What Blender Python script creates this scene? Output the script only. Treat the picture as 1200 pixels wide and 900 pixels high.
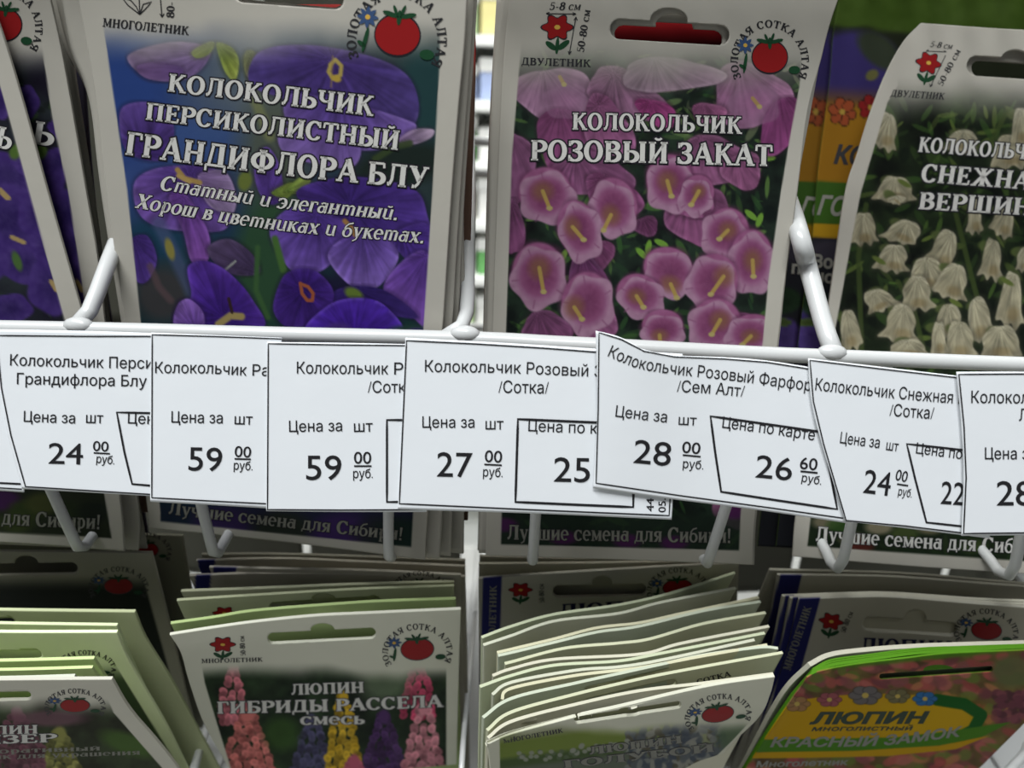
import bpy, math, random
import numpy as np

for _o in list(bpy.data.objects):
    bpy.data.objects.remove(_o)
SC = bpy.context.scene
COL = SC.collection
R = math.radians

# ------------------------------------------------------------------ camera
F_PX = 900.0
PITCH, ROLL = R(24.0), R(2.0)
CAM = np.array([0.0, 0.0, 1.3])
_fw = np.array([0, math.cos(PITCH), -math.sin(PITCH)])
_u0 = np.array([0, math.sin(PITCH), math.cos(PITCH)])
_x0 = np.array([1.0, 0, 0])
_rt = _x0 * math.cos(ROLL) + _u0 * math.sin(ROLL)
_up = _u0 * math.cos(ROLL) - _x0 * math.sin(ROLL)
cam_d = bpy.data.cameras.new('camera')
cam = bpy.data.objects.new('camera', cam_d)
COL.objects.link(cam)
cam_d.sensor_width = 36.0
cam_d.lens = 27.0
cam_d.clip_start = 0.01
cam_d.dof.use_dof = True
cam_d.dof.focus_distance = 0.218
cam_d.dof.aperture_fstop = 12.0
from mathutils import Matrix, Vector
m4 = Matrix.Identity(4)
for i in range(3):
    m4[i][0], m4[i][1], m4[i][2], m4[i][3] = _rt[i], _up[i], -_fw[i], CAM[i]
cam.matrix_world = m4
SC.camera = cam

# ------------------------------------------------------------------ light
SC.view_settings.view_transform = 'Standard'
SC.view_settings.look = 'None'
SC.view_settings.exposure = 0.0
SC.view_settings.gamma = 1.0
SC.view_settings.use_curve_mapping = False
world = bpy.data.worlds.new('world')
SC.world = world
world.use_nodes = True
bg = world.node_tree.nodes['Background']
bg.inputs[0].default_value = (0.93, 0.97, 1.0, 1)
bg.inputs[1].default_value = 0.19


def area(name, loc, target, sx, sy, power, color=(1, 1, 1)):
    d = bpy.data.lights.new(name, 'AREA')
    d.shape = 'RECTANGLE'
    d.size, d.size_y, d.energy, d.color = sx, sy, power, color
    o = bpy.data.objects.new(name, d)
    o.location = loc
    o.rotation_euler = (Vector(target) - Vector(loc)).to_track_quat('-Z', 'Y').to_euler()
    COL.objects.link(o)
    return o


area('ceiling_light', (-0.40, -0.37, 2.75), (0, 0.2, 1.2), 1.5, 0.28, 56, (0.96, 0.98, 1.0))
area('ceiling_light', (-0.05, 0.95, 2.7), (0, 0.3, 1.1), 1.6, 0.35, 6, (0.98, 1.0, 0.94))
area('ceiling_light', (0.0, 1.0, 2.7), (0, 1.7, 1.1), 2.0, 0.4, 40, (1, 1, 0.96))

# ------------------------------------------------------------------ helpers


def ray(px, py):
    px = np.asarray(px, float)
    py = np.asarray(py, float)
    return (_fw + ((px - 600) / F_PX)[..., None] * _rt - ((py - 450) / F_PX)[..., None] * _up)


def at(px, py, Y):
    d = ray(px, py)
    return CAM + d * (np.asarray(Y) / d[..., 1])[..., None]


def project(P):
    q = P - CAM
    z = q @ _fw
    return 600 + F_PX * (q @ _rt) / z, 450 - F_PX * (q @ _up) / z


def srgb(c):
    c = np.clip(np.asarray(c, float) / 255.0, 0, 1)
    return np.where(c <= 0.04045, c / 12.92, ((c + 0.055) / 1.055) ** 2.4)


K_INK = 1.3
DIM = 0.62


def ink(c):
    return np.clip(srgb(c) * K_INK, 0, 0.9)


MATS = {}


def mat(name, rgb, rough=0.6, metal=0.0, spec=0.03, bump=0.0, bscale=900.0, vary=0.0):
    if name in MATS:
        return MATS[name]
    m = bpy.data.materials.new(name)
    m.use_nodes = True
    nt = m.node_tree
    b = nt.nodes['Principled BSDF']
    b.inputs['Roughness'].default_value = rough
    b.inputs['Metallic'].default_value = metal
    b.inputs['Specular IOR Level'].default_value = spec
    tc = nt.nodes.new('ShaderNodeTexCoord')
    src = None
    if rgb == 'attribute':
        at_ = nt.nodes.new('ShaderNodeAttribute')
        at_.attribute_name = 'Col'
        src = at_.outputs['Color']
    if vary > 0 or rgb != 'attribute':
        nz = nt.nodes.new('ShaderNodeTexNoise')
        nz.inputs['Scale'].default_value = 60.0
        nz.inputs['Detail'].default_value = 4
        nt.links.new(tc.outputs['Object'], nz.inputs['Vector'])
        mr = nt.nodes.new('ShaderNodeMapRange')
        mr.inputs['To Min'].default_value = 1 - vary
        mr.inputs['To Max'].default_value = 1 + vary
        nt.links.new(nz.outputs['Fac'], mr.inputs['Value'])
        mx = nt.nodes.new('ShaderNodeVectorMath')
        mx.operation = 'SCALE'
        if src is None:
            mx.inputs[0].default_value = tuple(rgb)
        else:
            nt.links.new(src, mx.inputs[0])
        nt.links.new(mr.outputs['Result'], mx.inputs['Scale'])
        src = mx.outputs['Vector']
    nt.links.new(src, b.inputs['Base Color'])
    if bump > 0:
        n2 = nt.nodes.new('ShaderNodeTexNoise')
        n2.inputs['Scale'].default_value = bscale
        n2.inputs['Detail'].default_value = 3
        nt.links.new(tc.outputs['Object'], n2.inputs['Vector'])
        bp = nt.nodes.new('ShaderNodeBump')
        bp.inputs['Strength'].default_value = bump
        bp.inputs['Distance'].default_value = 0.0004
        nt.links.new(n2.outputs['Fac'], bp.inputs['Height'])
        nt.links.new(bp.outputs['Normal'], b.inputs['Normal'])
    MATS[name] = m
    return m


M_PRINT = mat('printed_packet_paper', 'attribute', 0.72, spec=0.04, bump=0.25, bscale=120, vary=0.03)
M_TAG = mat('tag_paper', (0.76, 0.79, 0.81), 0.75, spec=0.25, bump=0.2, bscale=90, vary=0.02)
M_INK = mat('black_ink', (0.012, 0.012, 0.014), 0.6, spec=0.3)
M_BLACK = mat('title_outline_ink', (0.015, 0.014, 0.018), 0.45, spec=0.16)
M_WHITE = mat('title_white_ink', tuple(ink((166, 165, 160))), 0.42, spec=0.16)
M_CREAM = mat('slogan_pale_ink', tuple(ink((106, 106, 98))), 0.45)
M_NAVYINK = mat('navy_ink', (0.012, 0.013, 0.05), 0.5)
M_WIRE = mat('white_coated_wire', (0.50, 0.51, 0.50), 0.28, spec=0.5, vary=0.02)
M_RED = mat('emblem_red_ink', tuple(ink((116, 24, 25))), 0.45)
M_GREEN = mat('emblem_green_ink', tuple(ink((26, 56, 36))), 0.45)
M_BLUE = mat('emblem_blue_ink', tuple(ink((48, 66, 96))), 0.45)
M_YELLOW = mat('emblem_yellow_ink', tuple(ink((170, 136, 60))), 0.45)
M_ORANGE = mat('petal_orange_ink', tuple(ink((176, 84, 44))), 0.45)
M_TAPE = mat('clear_tape', (0.8, 0.81, 0.82), 0.12, spec=0.6)


def link(name, mesh, parent=None):
    o = bpy.data.objects.new(name, mesh)
    COL.objects.link(o)
    if parent is not None:
        o.parent = parent
    return o


def tag(o, label, cat, group=None):
    o['label'] = label
    o['category'] = cat
    if group:
        o['group'] = group
    return o


def mesh_from(name, verts, faces, mats, fmat=None, smooth=False):
    me = bpy.data.meshes.new(name)
    me.from_pydata([tuple(v) for v in verts], [], [tuple(f) for f in faces])
    for m in mats:
        me.materials.append(m)
    if fmat is not None:
        me.polygons.foreach_set('material_index', np.asarray(fmat, dtype=np.int32))
    if smooth:
        me.polygons.foreach_set('use_smooth', np.ones(len(me.polygons), dtype=bool))
    me.update()
    return me


def pl(points):
    """arc-length parametrised polyline: t in [0,1] -> point (Catmull-Rom smoothed)"""
    p = np.asarray(points, float)
    if len(p) > 2:
        q = np.vstack([2 * p[0] - p[1], p, 2 * p[-1] - p[-2]])
        out = []
        for i in range(1, len(q) - 2):
            for t in np.linspace(0, 1, 12, endpoint=False):
                a, b, c, d = q[i - 1], q[i], q[i + 1], q[i + 2]
                out.append(0.5 * ((2 * b) + (c - a) * t + (2 * a - 5 * b + 4 * c - d) * t * t + (3 * b - a - 3 * c + d) * t ** 3))
        out.append(p[-1])
        p = np.array(out)
    s = np.concatenate([[0], np.cumsum(np.linalg.norm(np.diff(p, axis=0), axis=1))])
    L = s[-1]
    s = s / L

    def f(t):
        t = np.asarray(t, float)
        return np.stack([np.interp(t, s, p[:, k]) for k in range(p.shape[1])], -1)
    f.L = L
    return f


class Surf:
    """a sheet of paper: P(u,v) in metres, u to the right, v downward"""

    def normal(self, u, v, e=1e-3):
        a = self.P(u + e, v) - self.P(u - e, v)
        b = self.P(u, v + e) - self.P(u, v - e)
        n = np.cross(a, b)
        n /= np.maximum(np.linalg.norm(n, axis=-1, keepdims=True), 1e-12)
        s = np.sign(np.sum(n * (CAM - self.P(u, v)), -1, keepdims=True))
        s[s == 0] = 1
        return n * s

    def off(self, u, v, d):
        return self.P(u, v) + self.normal(u, v) * d

    def inv(self, px, py):
        if not hasattr(self, '_g'):
            U, V = np.meshgrid(np.linspace(-0.05, 1.05, 45), np.linspace(-0.05, 1.0, 60))
            U, V = U.ravel(), V.ravel()
            gx, gy = project(self.P(U, V))
            self._g = (U, V, gx, gy)
        U, V, gx, gy = self._g
        px = np.asarray(px, float).ravel()
        py = np.asarray(py, float).ravel()
        k = np.array([np.argmin((gx - a) ** 2 + (gy - b) ** 2) for a, b in zip(px, py)])
        u, v = U[k].copy(), V[k].copy()
        e = 1e-4
        for _ in range(9):
            x, y = project(self.P(u, v))
            xu, yu = project(self.P(u + e, v))
            xv, yv = project(self.P(u, v + e))
            a, b, c, d = (xu - x) / e, (xv - x) / e, (yu - y) / e, (yv - y) / e
            det = a * d - b * c
            det = np.where(np.abs(det) < 1e-6, 1e-6, det)
            rx, ry = px - x, py - y
            u = u + np.clip((d * rx - b * ry) / det, -0.08, 0.08)
            v = v + np.clip((-c * rx + a * ry) / det, -0.08, 0.08)
        return u, v

    def stick(self, px, py, d):
        u, v = self.inv(px, py)
        return self.off(u, v, d)


class Coons(Surf):
    """sheet whose four edges are known, lying in the plane Y = Y0 + a (Z-1.3) + b X, plus an optional bulge"""

    def __init__(self, top, bottom, left, right, Y0, a=0.0, b=0.0, bulge=None):
        self.t, self.b_, self.l, self.r = pl(top), pl(bottom), pl(left), pl(right)
        self.Y0, self.a, self.b, self.bulge = Y0, a, b, bulge

    def px(self, u, v):
        u = np.asarray(u, float)
        v = np.asarray(v, float)
        uc, vc = np.clip(u, 0, 1), np.clip(v, 0, 1)
        T, B, L, Rr = self.t(uc), self.b_(uc), self.l(vc), self.r(vc)
        c00, c10, c01, c11 = self.t(0.0), self.t(1.0), self.b_(0.0), self.b_(1.0)
        U, V = u[..., None], v[..., None]
        ex = (u - uc)[..., None] * (Rr - L)
        ey = (v - vc)[..., None] * (B - T)
        U, V = uc[..., None], vc[..., None]
        return (1 - V) * T + V * B + (1 - U) * L + U * Rr - ((1 - U) * (1 - V) * c00 + U * (1 - V) * c10 + (1 - U) * V * c01 + U * V * c11) + ex + ey

    def P(self, u, v):
        q = self.px(u, v)
        d = ray(q[..., 0], q[..., 1])
        Y0 = self.Y0 + (self.bulge(np.asarray(u), np.asarray(v)) if self.bulge else 0.0)
        t = Y0 / (d[..., 1] - self.a * d[..., 2] - self.b * d[..., 0])
        return CAM + d * np.asarray(t)[..., None]


class Hung(Surf):
    """sheet standing in the lower basket: top edge at one height, wavy in depth, hanging with a lean"""

    def __init__(self, top, ztop, lean=17, h=0.165, left=None, right=None, damp=0.6):
        tp = pl(top)
        tt = np.linspace(0, 1, 121)
        q = tp(tt)
        d = ray(q[:, 0], q[:, 1])
        Tw = CAM + d * (ztop / d[:, 2])[:, None]
        self.T = pl(Tw)
        self.h, self.damp = h, damp
        self.T0, self.T1 = Tw[0], Tw[-1]
        tl = math.tan(R(lean))
        dd = np.array([0, math.sin(R(lean)), -math.cos(R(lean))])

        def side(T0, poly):
            if poly is None:
                return pl([T0, T0 + dd * h])
            pts = [T0]
            for (x, y) in poly:
                r = ray(x, y)
                # point on the ray with (Y-T0y) = tl*(T0z - Z)
                k = (T0[1] + tl * (T0[2] - CAM[2])) / (r[1] + tl * r[2])
                pts.append(CAM + r * k)
            pts = np.array(pts)
            L = np.sum(np.linalg.norm(np.diff(pts, axis=0), axis=1))
            if L < h:
                e = pts[-1] - pts[-2]
                e = e / np.linalg.norm(e)
                e = 0.5 * e + 0.5 * dd
                pts = np.vstack([pts, pts[-1] + e / np.linalg.norm(e) * (h - L)])
            return pl(pts)
        self.L, self.Rr = side(self.T0, left), side(self.T1, right)

    def P(self, u, v):
        u = np.asarray(u, float)
        v = np.asarray(v, float)
        uc, vc = np.clip(u, 0, 1), np.clip(v, 0, 1)
        V = vc[..., None]
        wave = self.T(uc) - (self.T0 + (self.T1 - self.T0) * uc[..., None])
        base = self.L(vc) * (1 - u)[..., None] + self.Rr(vc) * u[..., None]
        return base + wave * (1 - self.damp * V) + (v - vc)[..., None] * np.array([0, 0, -self.h])


# ------------------------------------------------------------------ print painting (colour per vertex of the sheet)
_rng = np.random.RandomState(7)
_LAT = _rng.rand(256, 256)


def vnoise(x, y):
    xi, yi = np.floor(x).astype(int), np.floor(y).astype(int)
    fx, fy = x - xi, y - yi
    fx = fx * fx * (3 - 2 * fx)
    fy = fy * fy * (3 - 2 * fy)
    g = lambda a, b: _LAT[a % 256, b % 256]
    return (g(xi, yi) * (1 - fx) + g(xi + 1, yi) * fx) * (1 - fy) + (g(xi, yi + 1) * (1 - fx) + g(xi + 1, yi + 1) * fx) * fy


def fbm(x, y, s, o=3, seed=0):
    t, a, n = 0, 1.0, 0
    for i in range(o):
        t = t + a * vnoise(x / s + 37.1 * seed + 11 * i, y / s + 17.7 * seed + 5 * i)
        n += a
        a *= 0.5
        s = s / 2
    return t / n


def sm(e0, e1, x):
    t = np.clip((x - e0) / (e1 - e0 + 1e-9), 0, 1)
    return t * t * (3 - 2 * t)


class Canvas:
    def __init__(self, X, Y, base):
        self.X, self.Y = X, Y
        self.C = np.tile(np.asarray(base, float), (len(X), 1))

    def mix(self, idx, m, col):
        m = np.clip(m, 0, 1)[:, None]
        self.C[idx] = self.C[idx] * (1 - m) + np.asarray(col, float) * m

    def near(self, cx, cy, r):
        return np.nonzero((np.abs(self.X - cx) < r) & (np.abs(self.Y - cy) < r))[0]

    def polar(self, idx, cx, cy, rx, ry, ang, lobes=0, amp=0.0, ph=0.0):
        a = R(ang)
        x, y = self.X[idx] - cx, self.Y[idx] - cy
        xr = (x * math.cos(a) + y * math.sin(a)) / rx
        yr = (-x * math.sin(a) + y * math.cos(a)) / ry
        th = np.arctan2(yr, xr)
        r = np.sqrt(xr * xr + yr * yr)
        if lobes:
            r = r / (1 + amp * np.cos(lobes * th + ph))
        return r, th

    def ell(self, cx, cy, rx, ry, col, ang=0, soft=0.12, op=1.0, lobes=0, amp=0.0, ph=0.0, shade=None):
        idx = self.near(cx, cy, max(rx, ry) * 1.35 + 2)
        if not len(idx):
            return
        r, th = self.polar(idx, cx, cy, rx, ry, ang, lobes, amp, ph)
        m = np.clip((1 - r) / soft + 0.5, 0, 1) * op
        c = np.asarray(col, float)
        if shade is not None:
            k = sm(0.0, 1.0, r)[:, None]
            c = np.asarray(shade, float) * (1 - k) + c * k
            c = c + ((fbm(self.X[idx], self.Y[idx], 7, 2, 3) - 0.5) * 24 + 2 * np.cos(th * 13 + ph))[:, None]
        self.mix(idx, m, c)

    def stroke(self, pts, w, col, soft=1.0, op=1.0):
        pts = np.asarray(pts, float)
        x0, y0 = pts.min(0) - w - 2
        x1, y1 = pts.max(0) + w + 2
        idx = np.nonzero((self.X > x0) & (self.X < x1) & (self.Y > y0) & (self.Y < y1))[0]
        if not len(idx):
            return
        x, y = self.X[idx], self.Y[idx]
        d = np.full(len(idx), 1e9)
        for a, b in zip(pts[:-1], pts[1:]):
            e = b - a
            t = np.clip(((x - a[0]) * e[0] + (y - a[1]) * e[1]) / (e @ e + 1e-9), 0, 1)
            d = np.minimum(d, np.hypot(x - a[0] - t * e[0], y - a[1] - t * e[1]))
        self.mix(idx, np.clip((w - d) / soft + 0.5, 0, 1) * op, col)

    def poly(self, pts, col, op=1.0, soft=1.2):
        pts = np.asarray(pts, float)
        x0, y0 = pts.min(0) - 3
        x1, y1 = pts.max(0) + 3
        idx = np.nonzero((self.X > x0) & (self.X < x1) & (self.Y > y0) & (self.Y < y1))[0]
        if not len(idx):
            return
        self.mix(idx, np.clip(0.5 - sdpoly(self.X[idx], self.Y[idx], pts) / soft, 0, 1) * op, col)

    def petal(self, pts, base, tip, org, rim=10, seed=1, soft=1.6, op=1.0):
        """one petal of the printed picture: outline in pixels, base to tip tones, veins fanning from org"""
        q = np.asarray(pts, float)
        n = len(q)
        o = []
        for i in range(n):
            p0, p1, p2, p3 = q[i - 1], q[i], q[(i + 1) % n], q[(i + 2) % n]
            for t in np.linspace(0, 1, 7, endpoint=False):
                o.append(0.5 * ((2 * p1) + (p2 - p0) * t + (2 * p0 - 5 * p1 + 4 * p2 - p3) * t * t + (3 * p1 - p0 - 3 * p2 + p3) * t ** 3))
        o = np.array(o)
        x0, y0 = o.min(0) - 3
        x1, y1 = o.max(0) + 3
        idx = np.nonzero((self.X > x0) & (self.X < x1) & (self.Y > y0) & (self.Y < y1))[0]
        if not len(idx):
            return
        x, y = self.X[idx], self.Y[idx]
        sd = sdpoly(x, y, o)
        L = max(np.hypot(o[:, 0] - org[0], o[:, 1] - org[1]).max(), 1)
        dx, dy = x - org[0], y - org[1]
        r = np.hypot(dx, dy) / L
        th = np.arctan2(dy, dx)
        vein = vnoise(th * 9 + seed * 7, r * 2.2 + seed) - .5 + .5 * (vnoise(th * 26 + seed, r * 3) - .5)
        k = sm(0.05, 1.0, r)[:, None]
        c = np.asarray(base, float) * (1 - k) + np.asarray(tip, float) * k
        c = c * (1 + .34 * vein + .22 * (fbm(x, y, 9, 2, seed) - .5))[:, None]
        edge = (sm(-5, -1, sd) * (vnoise(x / 14 + seed, y / 14) > .35))[:, None]
        c = c + edge * rim
        m = np.clip(.5 - sd / soft, 0, 1) * op
        out = np.clip(.5 - (sd - 3.0) / 5.0, 0, 1) * .35 * op
        self.mix(idx, out, np.asarray(base, float) * .45)
        self.mix(idx, m, c)

    def foliage(self, dark, lights, n, box, seed, lo=6, hi=18):
        rs = random.Random(seed)
        for _ in range(n):
            x, y = rs.uniform(box[0], box[2]), rs.uniform(box[1], box[3])
            L, a = rs.uniform(lo, hi), rs.uniform(0, 6.283)
            self.ell(x, y, L, L * rs.uniform(0.18, 0.35), rs.choice(lights), math.degrees(a), 0.35, rs.uniform(0.35, 0.9))
            if rs.random() < 0.5:
                self.ell(rs.uniform(box[0], box[2]), rs.uniform(box[1], box[3]), L * 0.8, L * 0.5, dark, math.degrees(a), 0.5, 0.6)


def sdpoly(x, y, pts):
    d = np.full(len(x), 1e18)
    ins = np.zeros(len(x), bool)
    n = len(pts)
    for i in range(n):
        a, b = pts[i], pts[(i + 1) % n]
        e = b - a
        t = np.clip(((x - a[0]) * e[0] + (y - a[1]) * e[1]) / (e @ e + 1e-9), 0, 1)
        d = np.minimum(d, (x - a[0] - t * e[0]) ** 2 + (y - a[1] - t * e[1]) ** 2)
        c = ((a[1] <= y) & (y < b[1])) | ((b[1] <= y) & (y < a[1]))
        with np.errstate(divide='ignore', invalid='ignore'):
            xi = a[0] + (y - a[1]) / (b[1] - a[1]) * (b[0] - a[0])
        ins ^= c & (x < xi)
    d = np.sqrt(d)
    return np.where(ins, -d, d)


def slot_sdf(x0, y0, x1, y1, hw, bump=None, ys=1.0):
    """euro hang hole: a bar with round ends and a hump (hw half height; ys squeezes the height)"""
    def f(x, y):
        e = np.array([x1 - x0, y1 - y0])
        L2 = e @ e
        t = ((x - x0) * e[0] + (y - y0) * e[1]) / L2
        tc = np.clip(t, 0, 1)
        nx, ny = x - x0 - tc * e[0], (y - y0 - tc * e[1]) / ys
        d = np.hypot(nx, ny) - hw / ys
        if bump:
            bx, by, bw, bh = bump
            d2 = (np.hypot((x - bx) / bw, (y - by) / bh) - 1) * min(bw, bh)
            d = np.minimum(d, d2)
        return d
    return f


# ------------------------------------------------------------------ sheet mesh
PAPER = (146, 143, 134)


def sheet(name, S, nu, nv, th, paint=None, slots=(), parent=None, vpow=1.0, base=PAPER, m=None, back=None, vmax=1.0):
    us = np.linspace(0, 1, nu)
    vs = np.linspace(0, 1, nv) ** vpow * vmax
    U, V = np.meshgrid(us, vs)
    U, V = U.ravel().copy(), V.ravel().copy()
    keep = np.ones((nv - 1, nu - 1), bool)
    if slots:
        fs = lambda u, v: np.min([s(*project(S.P(u, v))) for s in slots], axis=0)
        uc = (us[:-1] + us[1:]) / 2
        vc = (vs[:-1] + vs[1:]) / 2
        UC, VC = np.meshgrid(uc, vc)
        keep = (fs(UC.ravel(), VC.ravel()) > 0).reshape(nv - 1, nu - 1)
        full = np.pad(keep, 1, constant_values=True)
        q = np.stack([full[:-1, :-1], full[:-1, 1:], full[1:, :-1], full[1:, 1:]], 0)
        bd = np.nonzero((q.any(0) & ~q.all(0)).ravel())[0]
        if len(bd):
            e = 1e-4
            for _ in range(3):
                u, v = U[bd], V[bd]
                d = fs(u, v)
                gu, gv = (fs(u + e, v) - d) / e, (fs(u, v + e) - d) / e
                g2 = gu * gu + gv * gv + 1e-9
                U[bd] = u - np.clip(d * gu / g2, -1.0 / nu, 1.0 / nu)
                V[bd] = v - np.clip(d * gv / g2, -1.0 / nv, 1.0 / nv)
    P = S.P(U, V)
    N = S.normal(np.clip(U, 0.002, 0.998), np.clip(V, 0.002, 0.998))
    n = len(P)
    # thin back: offset straight away from the viewer's side
    B = P - N * th
    ids = np.arange(n).reshape(nv, nu)
    a, b, c, d = ids[:-1, :-1][keep], ids[:-1, 1:][keep], ids[1:, 1:][keep], ids[1:, :-1][keep]
    front = np.stack([a, d, c, b], 1)
    backf = np.stack([a, b, c, d], 1) + n
    kp = np.pad(keep, 1, constant_values=False)
    sides = []
    up = kp[1:, 1:-1] != kp[:-1, 1:-1]      # horizontal edges (row r, between col c, c+1)
    r, cc = np.nonzero(up)
    lowkept = kp[1:, 1:-1][r, cc]
    p0, p1 = ids[r, cc], ids[r, cc + 1]
    q0, q1 = np.where(lowkept, p0, p1), np.where(lowkept, p1, p0)
    sides.append(np.stack([q0, q1, q1 + n, q0 + n], 1))
    lf = kp[1:-1, 1:] != kp[1:-1, :-1]
    r, cc = np.nonzero(lf)
    rk = kp[1:-1, 1:][r, cc]
    p0, p1 = ids[r, cc], ids[r + 1, cc]
    q0, q1 = np.where(rk, p1, p0), np.where(rk, p0, p1)
    sides.append(np.stack([q0, q1, q1 + n, q0 + n], 1))
    F = np.vstack([front, backf] + sides).astype(np.int32)
    VV = np.vstack([P, B])
    me = bpy.data.meshes.new(name)
    me.vertices.add(len(VV))
    me.vertices.foreach_set('co', VV.ravel())
    me.loops.add(F.size)
    me.loops.foreach_set('vertex_index', F.ravel())
    me.polygons.add(len(F))
    me.polygons.foreach_set('loop_start', np.arange(0, F.size, 4, dtype=np.int32))
    sm_ = np.ones(len(F), bool)
    sm_[len(front) * 2:] = False
    me.polygons.foreach_set('use_smooth', sm_)
    me.update(calc_edges=True)
    me.validate()
    if m is None:
        ca = me.color_attributes.new('Col', 'FLOAT_COLOR', 'POINT')
        colr = np.ones((len(VV), 4))
        colr[:, :3] = ink(base if back is None else back)
        if paint:
            X, Y = project(P)
            cv = Canvas(X, Y, base)
            paint(cv)
            colr[:n, :3] = ink(cv.C)
        else:
            colr[:n, :3] = ink(base)
        ca.data.foreach_set('color', colr.ravel())
        me.materials.append(M_PRINT)
    else:
        me.materials.append(m)
    # sharp rim between faces and sides
    o = link(name, me, parent)
    return o


# ------------------------------------------------------------------ lettering
T_, t_ = 0.118, 0.05   # half widths of thick and thin strokes


def _sf(x, y, w=0.17):
    return ([(x - w, y), (x + w, y)], [0.042, 0.042])


def _stem(x, y0=0.0, y1=1.0, w=0.17, top=True, bot=True, hw=T_):
    s = [([(x, y0), (x, y1)], [hw, hw])]
    if bot:
        s.append(_sf(x, y0 + 0.042, w))
    if top:
        s.append(_sf(x, y1 - 0.042, w))
    return s


def _ring(cx, cy, rx, ry, a0=0, a1=360, n=24, T=T_, t=t_):
    p, w = [], []
    for i in range(n + 1):
        a = R(a0 + (a1 - a0) * i / n)
        p.append((cx + rx * math.cos(a), cy + ry * math.sin(a)))
        w.append(t + (T - t) * abs(math.cos(a)) ** 1.3)
    return (p, w)


def _bowl(x, y0, y1, w):
    ry = (y1 - y0) / 2 - t_
    cy = (y0 + y1) / 2
    r = _ring(x + w * 0.35, cy, w * 0.65, ry, 90, -90, 16)
    return ([(x, cy + ry)] + r[0] + [(x, cy - ry)], [t_] + r[1] + [t_])


def _breve():
    return _ring(0.5, 1.22, 0.16, 0.12, 200, 340, 10, 0.05, 0.05)


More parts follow.
